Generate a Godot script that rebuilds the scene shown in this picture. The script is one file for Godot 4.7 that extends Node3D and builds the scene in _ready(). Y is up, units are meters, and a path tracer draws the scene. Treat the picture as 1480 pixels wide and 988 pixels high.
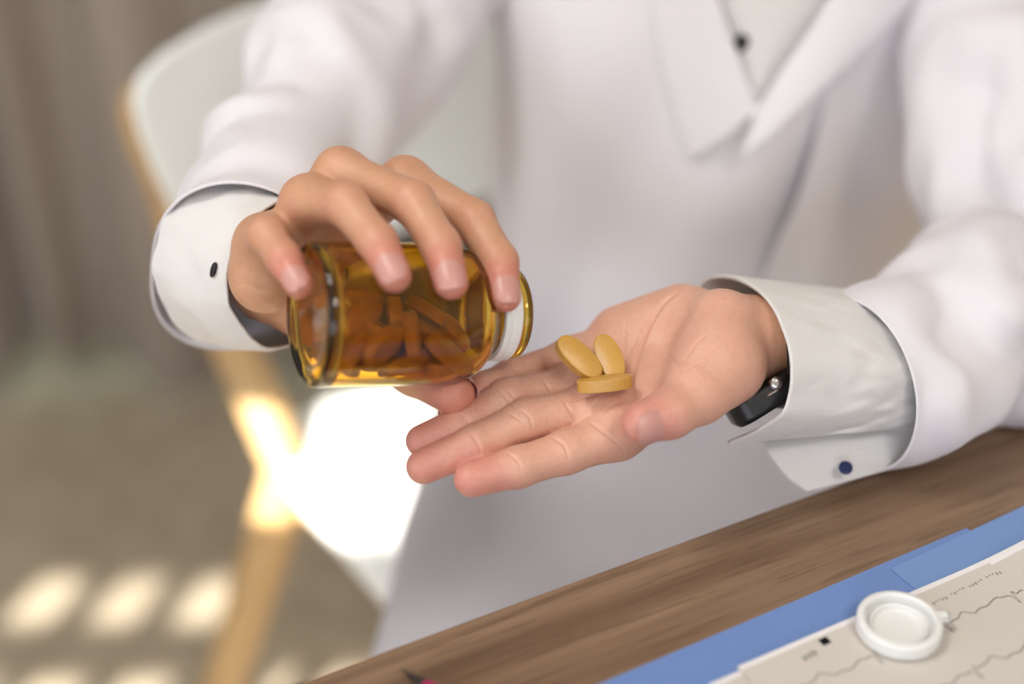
extends Node3D
# A person in a white coat pours tablets from an amber bottle into an open palm, beside an office table.
# World: y up, metres, floor at y = 0, table top at y = 0.75.

# ------------------------------------------------------------------ scalar field + surface nets (bodies)
class Field:
	var o: Vector3
	var h: float
	var nx: int
	var ny: int
	var nz: int
	var palm := PackedFloat32Array()
	var cur := PackedFloat32Array()
	var res := PackedFloat32Array()

	func _init(lo: Vector3, hi: Vector3, cell: float) -> void:
		o = lo
		h = cell
		nx = int(ceil((hi.x - lo.x) / h)) + 1
		ny = int(ceil((hi.y - lo.y) / h)) + 1
		nz = int(ceil((hi.z - lo.z) / h)) + 1
		palm.resize(nx * ny * nz)
		palm.fill(1.0)
		cur.resize(nx * ny * nz)
		cur.fill(1.0)

	func range_of(lo: Vector3, hi: Vector3) -> Array:
		var a := (lo - o) / h
		var b := (hi - o) / h
		return [maxi(0, int(floor(a.x))), mini(nx - 1, int(ceil(b.x))), maxi(0, int(floor(a.y))), mini(ny - 1, int(ceil(b.y))), maxi(0, int(floor(a.z))), mini(nz - 1, int(ceil(b.z)))]

	# a tapered capsule joined to what cur holds with a smooth minimum
	func bone(a: Vector3, b: Vector3, ra: float, rb: float, k: float) -> void:
		var m := maxf(ra, rb) + k + 3.0 * h
		var mv := Vector3(m, m, m)
		var r := range_of(a.min(b) - mv, a.max(b) + mv)
		var ba := b - a
		var q := 1.0 / maxf(ba.length_squared(), 1e-9)
		var x0: int = r[0]
		var x1: int = r[1]
		for iz in range(r[4], r[5] + 1):
			for iy in range(r[2], r[3] + 1):
				var at := (iz * ny + iy) * nx + x0
				var p := o + Vector3(x0, iy, iz) * h - a
				for ix in range(x0, x1 + 1):
					var t := clampf(p.dot(ba) * q, 0.0, 1.0)
					var d := (p - ba * t).length() - (ra + (rb - ra) * t)
					if d < m:
						var c := cur[at]
						var e := k - absf(c - d)
						cur[at] = minf(c, d) - (e * e / (4.0 * k) if e > 0.0 else 0.0)
					at += 1
					p.x += h

	func chain(pts: Array, radii: Array, k: float) -> void:
		for i in pts.size() - 1:
			bone(pts[i], pts[i + 1], radii[i], radii[i + 1], k)

	func palm_done() -> void:
		palm = cur.duplicate()
		res = cur.duplicate()
		cur.fill(1.0)

	# the finger in cur joins the palm smoothly, but stays apart from other fingers
	func finger_done(pts: Array, k: float) -> void:
		var lo: Vector3 = pts[0]
		var hi: Vector3 = pts[0]
		for p in pts:
			lo = lo.min(p)
			hi = hi.max(p)
		var m := Vector3.ONE * 0.04
		var r := range_of(lo - m, hi + m)
		for iz in range(r[4], r[5] + 1):
			for iy in range(r[2], r[3] + 1):
				var at: int = (iz * ny + iy) * nx + r[0]
				for ix in range(r[0], r[1] + 1):
					var c := cur[at]
					if c < 0.9:
						var d := palm[at]
						var e := k - absf(c - d)
						var v := minf(c, d) - (e * e / (4.0 * k) if e > 0.0 else 0.0)
						if v < res[at]:
							res[at] = v
						cur[at] = 1.0
					at += 1

	# one vertex per cell that the surface crosses, one quad round each crossed edge
	func mesh(verts: PackedVector3Array, tris: PackedInt32Array) -> Array:
		var ids := PackedInt32Array()
		ids.resize(nx * ny * nz)
		ids.fill(-1)
		var sy := nx
		var sz := nx * ny
		var off := [0, 1, sy, sy + 1, sz, sz + 1, sz + sy, sz + sy + 1]
		var cor := [Vector3(0, 0, 0), Vector3(1, 0, 0), Vector3(0, 1, 0), Vector3(1, 1, 0), Vector3(0, 0, 1), Vector3(1, 0, 1), Vector3(0, 1, 1), Vector3(1, 1, 1)]
		var edges := [[0, 1], [2, 3], [4, 5], [6, 7], [0, 2], [1, 3], [4, 6], [5, 7], [0, 4], [1, 5], [2, 6], [3, 7]]
		var near := h * 2.0
		for iz in nz - 1:
			for iy in ny - 1:
				var at := iz * sz + iy * sy
				for ix in nx - 1:
					if absf(res[at]) < near:
						var v := [0.0, 0.0, 0.0, 0.0, 0.0, 0.0, 0.0, 0.0]
						var inside := 0
						for n in 8:
							v[n] = res[at + off[n]]
							if v[n] < 0.0:
								inside += 1
						if inside > 0 and inside < 8:
							var s := Vector3.ZERO
							var cnt := 0
							for e in edges:
								var va: float = v[e[0]]
								var vb: float = v[e[1]]
								if (va < 0.0) != (vb < 0.0):
									s += cor[e[0]].lerp(cor[e[1]], va / (va - vb))
									cnt += 1
							ids[at] = verts.size()
							verts.append(o + (Vector3(ix, iy, iz) + s / cnt) * h)
					at += 1
		for iz in range(1, nz - 1):
			for iy in range(1, ny - 1):
				var at := iz * sz + iy * sy + 1
				for ix in range(1, nx - 1):
					if ids[at] >= 0:
						var a := res[at] < 0.0
						if a != (res[at + 1] < 0.0):
							quad(tris, ids[at], ids[at - sy], ids[at - sy - sz], ids[at - sz], a)
						if a != (res[at + sy] < 0.0):
							quad(tris, ids[at], ids[at - sz], ids[at - sz - 1], ids[at - 1], a)
						if a != (res[at + sz] < 0.0):
							quad(tris, ids[at], ids[at - 1], ids[at - 1 - sy], ids[at - sy], a)
					at += 1
		return [verts, tris]

	func quad(tris: PackedInt32Array, a: int, b: int, c: int, d: int, flip: bool) -> void:
		if a < 0 or b < 0 or c < 0 or d < 0:
			return
		if flip:
			tris.append_array(PackedInt32Array([a, c, b, a, d, c]))
		else:
			tris.append_array(PackedInt32Array([a, b, c, a, c, d]))


# ------------------------------------------------------------------ small helpers
const ADDED_PANEL := 2.1   # light of one added ceiling panel
var M := {}
var noise := FastNoiseLite.new()


func srgb(r: int, g: int, b: int) -> Color:
	return Color(r / 255.0, g / 255.0, b / 255.0)


func mat(c: Color, rough := 0.6, spec := 0.5) -> StandardMaterial3D:
	var m := StandardMaterial3D.new()
	m.albedo_color = c
	m.roughness = rough
	m.metallic_specular = spec
	return m


func obj(called: String, mesh: Mesh, m: Material, parent: Node = self) -> MeshInstance3D:
	var o := MeshInstance3D.new()
	o.name = called
	o.mesh = mesh
	o.material_override = m
	parent.add_child(o, true)
	return o


func thing(called: String, label: String, category: String, group := "") -> Node3D:
	var o := Node3D.new()
	o.name = called
	add_child(o, true)
	tag(o, label, category, group)
	return o


func tag(o: Node, label: String, category: String, group := "") -> void:
	o.set_meta("label", label)
	o.set_meta("category", category)
	if group:
		o.set_meta("group", group)


func struct(called: String, mesh: Mesh, m: Material, parent: Node = self) -> MeshInstance3D:
	var o := obj(called, mesh, m, parent)
	if parent == self:
		o.set_meta("kind", "structure")
	return o


func arr_mesh(v: PackedVector3Array, n: PackedVector3Array, t: PackedInt32Array, uv := PackedVector2Array(), col := PackedColorArray()) -> ArrayMesh:
	for i in range(0, t.size(), 3):   # front faces follow the normals
		var f := (v[t[i + 2]] - v[t[i]]).cross(v[t[i + 1]] - v[t[i]])
		if f.dot(n[t[i]] + n[t[i + 1]] + n[t[i + 2]]) < 0.0:
			var s := t[i + 1]
			t[i + 1] = t[i + 2]
			t[i + 2] = s
	var a := []
	a.resize(Mesh.ARRAY_MAX)
	a[Mesh.ARRAY_VERTEX] = v
	a[Mesh.ARRAY_NORMAL] = n
	a[Mesh.ARRAY_INDEX] = t
	if uv.size():
		a[Mesh.ARRAY_TEX_UV] = uv
	if col.size():
		a[Mesh.ARRAY_COLOR] = col
	var m := ArrayMesh.new()
	m.add_surface_from_arrays(Mesh.PRIMITIVE_TRIANGLES, a)
	return m


func smooth_normals(v: PackedVector3Array, t: PackedInt32Array) -> PackedVector3Array:
	var n := PackedVector3Array()
	n.resize(v.size())
	for i in range(0, t.size(), 3):
		var a := v[t[i]]
		var f := (v[t[i + 2]] - a).cross(v[t[i + 1]] - a)
		n[t[i]] += f
		n[t[i + 1]] += f
		n[t[i + 2]] += f
	for i in n.size():
		n[i] = n[i].normalized()
	return n


# box with chamfered edges, centred at c, in the axes of basis b
func chamfer_box(size: Vector3, ch: float, c := Vector3.ZERO, b := Basis.IDENTITY) -> ArrayMesh:
	var st := SurfaceTool.new()
	st.begin(Mesh.PRIMITIVE_TRIANGLES)
	box_into(st, size, ch, c, b)
	st.generate_normals()
	return st.commit()


func box_into(st: SurfaceTool, size: Vector3, ch: float, c := Vector3.ZERO, b := Basis.IDENTITY) -> void:
	var e := size / 2.0
	st.set_smooth_group(-1)
	var pts := []   # convex hull of the 24 chamfer corners, face by face
	for ax in 3:
		for s in [-1.0, 1.0]:
			var u := (ax + 1) % 3
			var w := (ax + 2) % 3
			var q := []
			for k in [[-1, -1], [1, -1], [1, 1], [-1, 1]]:
				var p := Vector3.ZERO
				p[ax] = s * e[ax]
				p[u] = k[0] * (e[u] - ch)
				p[w] = k[1] * (e[w] - ch)
				q.append(p)
			pts.append(q)
	for q in pts:
		hull_face(st, q, c, b)
	for ax in 3:   # edge strips
		var u := (ax + 1) % 3
		var w := (ax + 2) % 3
		for su in [-1.0, 1.0]:
			for sw in [-1.0, 1.0]:
				var q := []
				for k in [[-1, 0], [1, 0], [1, 1], [-1, 1]]:
					var p := Vector3.ZERO
					p[ax] = k[0] * (e[ax] - ch)
					p[u] = su * (e[u] - (ch if k[1] == 1 else 0.0))
					p[w] = sw * (e[w] - (0.0 if k[1] == 1 else ch))
					q.append(p)
				hull_face(st, q, c, b)
	for sx in [-1.0, 1.0]:
		for sy in [-1.0, 1.0]:
			for sz in [-1.0, 1.0]:
				var k := Vector3(sx, sy, sz)
				hull_face(st, [k * (e - Vector3(0, ch, ch)), k * (e - Vector3(ch, 0, ch)), k * (e - Vector3(ch, ch, 0))], c, b)


func hull_face(st: SurfaceTool, q: Array, c: Vector3, b: Basis) -> void:
	var mid := Vector3.ZERO
	for p in q:
		mid += p
	var n: Vector3 = (q[1] - q[0]).cross(q[2] - q[0])
	if n.dot(mid) > 0.0:
		q.reverse()
	for i in range(1, q.size() - 1):
		for p in [q[0], q[i], q[i + 1]]:
			st.add_vertex(c + b * p)


# surface of revolution round +y from (radius, height) pairs
func lathe(profile: Array, seg := 64) -> ArrayMesh:
	var v := PackedVector3Array()
	var t := PackedInt32Array()
	var w := seg + 1
	for p in profile:
		for j in w:
			var a := TAU * j / seg
			v.append(Vector3(cos(a) * p[0], p[1], sin(a) * p[0]))
	for i in profile.size() - 1:
		for j in seg:
			var k := i * w + j
			t.append_array(PackedInt32Array([k, k + 1, k + w, k + 1, k + w + 1, k + w]))
	var n := PackedVector3Array()
	for i in profile.size():
		var a: Array = profile[maxi(i - 1, 0)]
		var b: Array = profile[mini(i + 1, profile.size() - 1)]
		var d := Vector2(b[0] - a[0], b[1] - a[1]).normalized()
		for j in w:
			var an := TAU * j / seg
			n.append(Vector3(cos(an) * d.y, -d.x, sin(an) * d.y))
	return arr_mesh(v, n, t)


# rounds the corners of a (radius, height) profile so that it catches light
func rounded(profile: Array, r: float, steps := 4) -> Array:
	var out := []
	for i in profile.size():
		var p := Vector2(profile[i][0], profile[i][1])
		if i == 0 or i == profile.size() - 1:
			out.append([p.x, p.y])
			continue
		var a := Vector2(profile[i - 1][0], profile[i - 1][1])
		var b := Vector2(profile[i + 1][0], profile[i + 1][1])
		var ra := minf(r, p.distance_to(a) * 0.45)
		var rb := minf(r, p.distance_to(b) * 0.45)
		var s := p + (a - p).normalized() * ra
		var e := p + (b - p).normalized() * rb
		for k in steps + 1:
			var u := float(k) / steps
			var q := s.lerp(p, u).lerp(p.lerp(e, u), u)
			out.append([q.x, q.y])
	return out


# cloth or card: a grid of points with thickness and a closed rim; closed = the columns wrap round
func sheet(rows: Array, th: float, closed := false) -> ArrayMesh:
	var nr := rows.size()
	var nc: int = rows[0].size()
	var n := []
	for i in nr:
		var line := PackedVector3Array()
		for j in nc:
			var ja := (j - 1 + nc) % nc if closed else maxi(j - 1, 0)
			var jb := (j + 1) % nc if closed else mini(j + 1, nc - 1)
			var du: Vector3 = rows[i][jb] - rows[i][ja]
			var dv: Vector3 = rows[mini(i + 1, nr - 1)][j] - rows[maxi(i - 1, 0)][j]
			line.append(du.cross(dv).normalized())
		n.append(line)
	var v := PackedVector3Array()
	var nn := PackedVector3Array()
	var t := PackedInt32Array()
	for side in [1.0, -1.0]:
		for i in nr:
			for j in nc:
				v.append(rows[i][j] + n[i][j] * th * 0.5 * side)
				nn.append(n[i][j] * side)
	var back := nr * nc
	var cols := nc if closed else nc - 1
	for i in nr - 1:
		for j in cols:
			var a := i * nc + j
			var b := i * nc + (j + 1) % nc
			t.append_array(PackedInt32Array([a, a + nc, b, b, a + nc, b + nc]))
			a += back
			b += back
			t.append_array(PackedInt32Array([a, b, a + nc, b, b + nc, a + nc]))
	var rim := []
	for j in nc + (1 if closed else 0):
		rim.append([0, j % nc])
	if not closed:
		for i in range(1, nr):
			rim.append([i, nc - 1])
		for j in range(nc - 2, -1, -1):
			rim.append([nr - 1, j])
		for i in range(nr - 2, -1, -1):
			rim.append([i, 0])
	rim_strip(rim, rows, n, th, v, nn, t)
	if closed:
		rim = []
		for j in range(nc, -1, -1):
			rim.append([nr - 1, j % nc])
		rim_strip(rim, rows, n, th, v, nn, t)
	return arr_mesh(v, nn, t)


func rim_strip(rim: Array, rows: Array, n: Array, th: float, v: PackedVector3Array, nn: PackedVector3Array, t: PackedInt32Array) -> void:
	var nr := rows.size()
	var nc: int = rows[0].size()
	var start := v.size()
	for k in rim.size():
		var i: int = rim[k][0]
		var j: int = rim[k][1]
		var p: Vector3 = rows[i][j]
		var inner: Vector3 = rows[clampi(i, 1, nr - 2) if nr > 2 else nr - 1 - i][j] if (i == 0 or i == nr - 1) else rows[i][clampi(j, 1, nc - 2) if nc > 2 else nc - 1 - j]
		var out := (p - inner).normalized()
		v.append(p + n[i][j] * th * 0.5)
		nn.append((n[i][j] + out * 0.6).normalized())
		v.append(p + out * th * 0.4)
		nn.append(out)
		v.append(p - n[i][j] * th * 0.5)
		nn.append((-n[i][j] + out * 0.6).normalized())
	for k in rim.size() - 1:
		var a := start + k * 3
		for s in 2:
			t.append_array(PackedInt32Array([a + s, a + s + 3, a + s + 1, a + s + 1, a + s + 3, a + s + 4]))


func spline(p: Array, u: float) -> Variant:   # Catmull-Rom through floats or vectors, u in 0..1
	var s := clampf(u, 0.0, 1.0) * (p.size() - 1)
	var i := mini(int(s), p.size() - 2)
	var f := s - i
	var a = p[maxi(i - 1, 0)]
	var b = p[i]
	var c = p[i + 1]
	var d = p[mini(i + 2, p.size() - 1)]
	return 0.5 * ((2.0 * b) + (c - a) * f + (2.0 * a - 5.0 * b + 4.0 * c - d) * f * f + (3.0 * b - a - 3.0 * c + d) * f * f * f)


# a rod or bent bar of round section along points
func rod(pts: Array, radii: Array, seg := 16, flat := 1.0, steps := 24) -> ArrayMesh:
	var rows := tube_rows(pts, radii, radii, seg, steps, null, flat)
	var v := PackedVector3Array()
	var t := PackedInt32Array()
	for r in rows:
		v.append_array(r)
	for i in rows.size() - 1:
		for j in seg:
			var a := i * seg + j
			var b := i * seg + (j + 1) % seg
			t.append_array(PackedInt32Array([a, b, a + seg, b, b + seg, a + seg]))
	for e in [0, rows.size() - 1]:
		var c := Vector3.ZERO
		for p in rows[e]:
			c += p / seg
		var k := v.size()
		v.append(c)
		for j in seg:
			var a: int = e * seg + j
			var b: int = e * seg + (j + 1) % seg
			t.append_array(PackedInt32Array([k, b, a] if e == 0 else [k, a, b]))
	return arr_mesh(v, smooth_normals(v, t), t)


# rings along a spline: ra across (horizontal), rb along the ring's own up; fold(u, angle, point) moves the wall outwards
func tube_rows(pts: Array, ra: Array, rb: Array, seg: int, steps: int, fold = null, flat := 1.0, up := Vector3.UP) -> Array:
	var rows := []
	for i in steps + 1:
		var u := float(i) / steps
		var c: Vector3 = spline(pts, u)
		var t: Vector3 = (spline(pts, u + 0.01) - spline(pts, u - 0.01)).normalized()
		var side: Vector3 = t.cross(up).normalized()
		var b: Vector3 = side.cross(t)
		var line := PackedVector3Array()
		var a: float = spline(ra, u)
		var w: float = spline(rb, u)
		for j in seg:
			var an := TAU * j / seg
			var dir: Vector3 = side * cos(an) * a * flat + b * sin(an) * w
			var p: Vector3 = c + dir
			if fold != null:
				p += dir.normalized() * fold.call(u, an, p)
			line.append(p)
		rows.append(line)
	return rows


func image_tex(im: Image) -> ImageTexture:
	return ImageTexture.create_from_image(im)


# ------------------------------------------------------------------ the place
func _ready() -> void:
	camera_and_light()
	materials()
	room()
	table()
	chair()
	person()
	bottle_and_tablets()
	desk_things()


func camera_and_light() -> void:
	var cam := Camera3D.new()
	cam.name = "camera"
	cam.position = Vector3(0, 1.25, 0.65)
	cam.rotation_degrees = Vector3(-33, 0, 0)
	cam.near = 0.05
	cam.far = 200.0
	var lens := CameraAttributesPhysical.new()
	lens.frustum_focal_length = 72.89
	lens.frustum_focus_distance = 0.735
	lens.frustum_near = 0.05
	lens.frustum_far = 200.0
	lens.exposure_aperture = 2.2
	cam.attributes = lens
	cam.fov = 27.0
	add_child(cam)
	cam.make_current()

	var env := Environment.new()
	env.background_mode = Environment.BG_SKY
	var sky := Sky.new()
	var sm := ProceduralSkyMaterial.new()
	sm.sky_top_color = srgb(208, 220, 240)
	sm.sky_horizon_color = srgb(246, 248, 250)
	sm.ground_horizon_color = srgb(226, 226, 220)
	sm.ground_bottom_color = srgb(170, 166, 158)
	sm.sky_energy_multiplier = 2.1
	sm.ground_energy_multiplier = 1.6
	sky.sky_material = sm
	env.sky = sky
	env.tonemap_mode = Environment.TONE_MAPPER_LINEAR
	env.tonemap_exposure = 0.91
	env.sdfgi_enabled = true
	env.ssao_enabled = true
	env.ssil_enabled = true
	var we := WorldEnvironment.new()
	we.environment = env
	add_child(we)

	var sun := DirectionalLight3D.new()
	sun.name = "sun"
	sun.light_color = Color(1.0, 0.98, 0.94)
	sun.light_energy = 8.0
	sun.light_angular_distance = 0.25
	sun.shadow_enabled = true
	add_child(sun)
	sun.look_at_from_position(Vector3(-0.25, 0.4, 0.7), Vector3.ZERO, Vector3.UP)


func weave_texture() -> ImageTexture:
	var im := Image.create(256, 256, false, Image.FORMAT_L8)
	var rng := RandomNumberGenerator.new()
	rng.seed = 5
	var warp := []
	var weft := []
	for i in 64:
		warp.append(rng.randf_range(0.75, 1.0))
		weft.append(rng.randf_range(0.75, 1.0))
	for y in 256:
		for x in 256:
			var i := x / 4
			var j := y / 4
			var over := (i + j) % 2 == 0
			var a := sin(PI * ((x % 4) + 0.5) / 4.0)
			var b := sin(PI * ((y % 4) + 0.5) / 4.0)
			var v: float = (a * warp[i] * (0.7 + 0.3 * b)) if over else (b * weft[j] * (0.7 + 0.3 * a))
			im.set_pixel(x, y, Color(v, v, v))
	return image_tex(im)


func noise_tex(freq: float, oct: int, sd: int, size := 512, kind := FastNoiseLite.TYPE_SIMPLEX_SMOOTH, ramp: Gradient = null) -> NoiseTexture2D:
	var f := FastNoiseLite.new()
	f.noise_type = kind
	f.frequency = freq
	f.fractal_octaves = oct
	f.seed = sd
	var t := NoiseTexture2D.new()
	t.width = size
	t.height = size
	t.seamless = true
	t.noise = f
	t.color_ramp = ramp
	return t


func ramp2(a: Color, b: Color, c: Color) -> Gradient:
	var g := Gradient.new()
	g.offsets = PackedFloat32Array([0.2, 0.5, 0.8])
	g.colors = PackedColorArray([a, b, c])
	return g


func tri(m: StandardMaterial3D, scale: Vector3) -> StandardMaterial3D:
	m.uv1_triplanar = true
	m.uv1_scale = scale
	return m


func materials() -> void:
	noise.noise_type = FastNoiseLite.TYPE_SIMPLEX_SMOOTH
	noise.frequency = 1.0
	noise.fractal_octaves = 3
	noise.seed = 11
	var weave := weave_texture()

	var sk := mat(Color.WHITE, 0.46, 0.5)
	sk.vertex_color_use_as_albedo = true
	sk.subsurf_scatter_enabled = true
	sk.subsurf_scatter_strength = 0.12
	sk.heightmap_enabled = true
	sk.heightmap_texture = noise_tex(0.09, 3, 3, 512, FastNoiseLite.TYPE_CELLULAR)
	sk.heightmap_scale = 0.022
	tri(sk, Vector3.ONE * 14.0)
	M.skin = sk

	M.nail = mat(srgb(202, 148, 138), 0.36, 0.5)

	for k in [["coat", srgb(231, 227, 232), 26.0, 0.012], ["shirt", srgb(226, 223, 221), 18.0, 0.03]]:
		var c := mat(k[1], 0.85, 0.3)
		c.heightmap_enabled = true
		c.heightmap_texture = weave
		c.heightmap_scale = k[3]
		c.backlight_enabled = true
		c.backlight = Color(0.25, 0.24, 0.24)
		c.rim_enabled = true
		c.rim = 0.25
		tri(c, Vector3.ONE * k[2])
		M[k[0]] = c

	M.lap_cloth = mat(srgb(200, 198, 205), 0.9, 0.3)  # pale grey cloth over the lap, darker than the coat

	var gl := mat(Color(0.91, 0.76, 0.29, 0.0), 0.02, 0.5)
	gl.transparency = BaseMaterial3D.TRANSPARENCY_ALPHA
	gl.refraction_enabled = true
	gl.refraction_scale = 0.05
	M.amber = gl

	var pill := mat(Color.WHITE, 0.38, 0.5)
	pill.albedo_texture = noise_tex(0.12, 4, 9, 256, FastNoiseLite.TYPE_SIMPLEX_SMOOTH, ramp2(srgb(190, 140, 60), srgb(202, 153, 70), srgb(214, 168, 88)))
	pill.heightmap_enabled = true
	pill.heightmap_texture = noise_tex(0.2, 2, 4, 256)
	pill.heightmap_scale = 0.006
	pill.clearcoat_enabled = true
	pill.clearcoat = 0.25
	pill.clearcoat_roughness = 0.3
	tri(pill, Vector3.ONE * 40.0)
	M.pill = pill

	M.white_plastic = mat(srgb(236, 236, 234), 0.35, 0.5)
	M.black_rubber = mat(srgb(22, 22, 24), 0.35, 0.5)
	M.steel = mat(srgb(205, 205, 205), 0.22, 0.5)
	M.steel.metallic = 1.0
	M.button = mat(srgb(30, 32, 36), 0.3, 0.5)
	M.blue_button = mat(srgb(36, 50, 92), 0.3, 0.5)
	M.chair_white = mat(srgb(244, 247, 245), 0.4, 0.5)
	var cw := mat(Color.WHITE, 0.45, 0.5)
	cw.albedo_texture = noise_tex(0.02, 4, 21, 512, FastNoiseLite.TYPE_SIMPLEX_SMOOTH, ramp2(srgb(180, 146, 98), srgb(190, 156, 108), srgb(200, 168, 122)))
	tri(cw, Vector3(14, 2, 14))
	M.chair_wood = cw

	var wood := mat(Color.WHITE, 0.42, 0.45)
	wood.albedo_texture = wood_texture()
	M.table_wood = tri(wood, Vector3(0.9, 1.6, 1.6))
	M.table_leg = mat(srgb(60, 60, 62), 0.5)

	var fl := mat(Color.WHITE, 0.3, 0.5)
	fl.albedo_texture = noise_tex(0.012, 5, 31, 1024, FastNoiseLite.TYPE_SIMPLEX_SMOOTH, ramp2(srgb(164, 152, 133), srgb(172, 160, 140), srgb(180, 168, 148)))
	fl.roughness_texture = noise_tex(0.01, 4, 32, 512, FastNoiseLite.TYPE_SIMPLEX_SMOOTH, ramp2(Color(0.8, 0.8, 0.8), Color(0.9, 0.9, 0.9), Color.WHITE))
	M.floor = tri(fl, Vector3(0.8, 0.8, 0.8))

	var cu := mat(Color.WHITE, 0.9, 0.3)
	cu.albedo_texture = noise_tex(0.05, 3, 41, 512, FastNoiseLite.TYPE_SIMPLEX_SMOOTH, ramp2(srgb(154, 143, 134), srgb(162, 151, 142), srgb(170, 159, 150)))
	cu.heightmap_enabled = true
	cu.heightmap_texture = weave
	cu.heightmap_scale = 0.03
	M.curtain = tri(cu, Vector3(6, 6, 6))

	M.wall = mat(srgb(214, 208, 200), 0.9, 0.3)
	M.ceiling = mat(srgb(235, 234, 230), 0.9, 0.3)
	M.frame = mat(srgb(210, 210, 208), 0.5)
	M.panel = mat(srgb(245, 245, 242), 0.5)
	M.panel.emission_enabled = true
	M.panel.emission = Color(1.0, 0.99, 0.97)
	M.panel.emission_energy_multiplier = 1.5
	M.pane = mat(Color(1, 1, 1, 0.04), 0.02)
	M.pane.transparency = BaseMaterial3D.TRANSPARENCY_ALPHA
	M.added_terrace = mat(srgb(84, 104, 84), 0.6, 0.4)
	M.paving = mat(srgb(158, 156, 150), 0.9, 0.2)
	M.lawn = mat(srgb(112, 128, 84), 0.95, 0.2)

	M.steel_dark = mat(srgb(96, 92, 92), 0.3, 0.5)
	M.steel_dark.metallic = 1.0
	M.magenta = mat(srgb(176, 32, 92), 0.35, 0.5)
	M.folder = mat(srgb(112, 142, 200), 0.3, 0.5)
	M.folder_lip = mat(srgb(118, 150, 202), 0.25, 0.5)
	M.paper_edge = mat(srgb(226, 222, 222), 0.8, 0.3)


func wood_texture() -> ImageTexture:
	var w := 1024
	var hgt := 512
	var im := Image.create(w, hgt, false, Image.FORMAT_RGB8)
	var a := FastNoiseLite.new()
	a.seed = 77
	a.frequency = 1.0
	a.fractal_octaves = 4
	var base := srgb(126, 100, 79)
	var dark := srgb(100, 78, 61)
	var light := srgb(147, 121, 98)
	for y in hgt:
		for x in w:
			# a ring walk on two circles makes the texture repeat without a seam
			var u := TAU * x / w
			var t := TAU * y / hgt
			var q := Vector3(cos(u) * 0.35, sin(u) * 0.35, 0.0)
			var broad := a.get_noise_3d(q.x + cos(t) * 1.6, q.y + sin(t) * 1.6, 3.0)
			var grain := a.get_noise_3d(q.x * 1.3 + cos(t) * 9.0, q.y * 1.3 + sin(t) * 9.0, 9.0)
			var pore := a.get_noise_3d(q.x * 5.0 + cos(t) * 34.0, q.y * 5.0 + sin(t) * 34.0, 20.0)
			var v := broad * 0.9 + grain * 0.7
			var c := base.lerp(light, clampf(v * 1.4, 0.0, 1.0)).lerp(dark, clampf(-v * 1.5, 0.0, 1.0))
			if pore > 0.16:
				c = c.lerp(dark, clampf((pore - 0.16) * 2.4, 0.0, 0.55))
			im.set_pixel(x, y, c)
	return image_tex(im)


func slab(called: String, lo: Vector3, hi: Vector3, m: Material, parent: Node = self) -> MeshInstance3D:
	var b := BoxMesh.new()
	b.size = hi - lo
	var o := struct(called, b, m, parent)
	o.position = (lo + hi) / 2.0
	return o


# several boxes joined: a wall with an opening
func boxes(called: String, list: Array, m: Material) -> MeshInstance3D:
	var st := SurfaceTool.new()
	st.begin(Mesh.PRIMITIVE_TRIANGLES)
	for b in list:
		box_into(st, b[1] - b[0], 0.002, (b[0] + b[1]) / 2.0)
	st.generate_normals()
	return struct(called, st.commit(), m)


func window(called: String, lo: Vector3, hi: Vector3, across: Vector3, cols: int, rows: int, bar := 0.05) -> void:
	# a frame in the plane spanned by across and up, with muntins and one pane per field
	var size := hi - lo
	var wide := absf(size.dot(across))
	var mid := (lo + hi) / 2.0
	var w := Node3D.new()
	w.name = called
	add_child(w, true)
	w.position = mid
	w.set_meta("kind", "structure")
	var thick := Vector3.ONE - across.abs() - Vector3.UP
	var st := SurfaceTool.new()
	st.begin(Mesh.PRIMITIVE_TRIANGLES)
	for i in cols + 1:
		box_into(st, across.abs() * bar + Vector3.UP * size.y + thick * 0.06, 0.004, across * (wide * (float(i) / cols - 0.5)))
	for j in rows + 1:
		box_into(st, across.abs() * wide + Vector3.UP * bar + thick * 0.055, 0.004, Vector3.UP * (size.y * (float(j) / rows - 0.5)))
	st.generate_normals()
	obj("window_frame", st.commit(), M.frame, w)
	var pw := wide / cols
	var ph := size.y / rows
	var pm := BoxMesh.new()
	pm.size = across.abs() * (pw - bar * 0.9) + Vector3.UP * (ph - bar * 0.9) + thick * 0.006
	for i in cols:
		for j in rows:
			var p := obj("pane", pm, M.pane, w)
			p.position = across * (pw * (i + 0.5) - wide / 2.0) + Vector3.UP * (ph * (j + 0.5) - size.y / 2.0)


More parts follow.
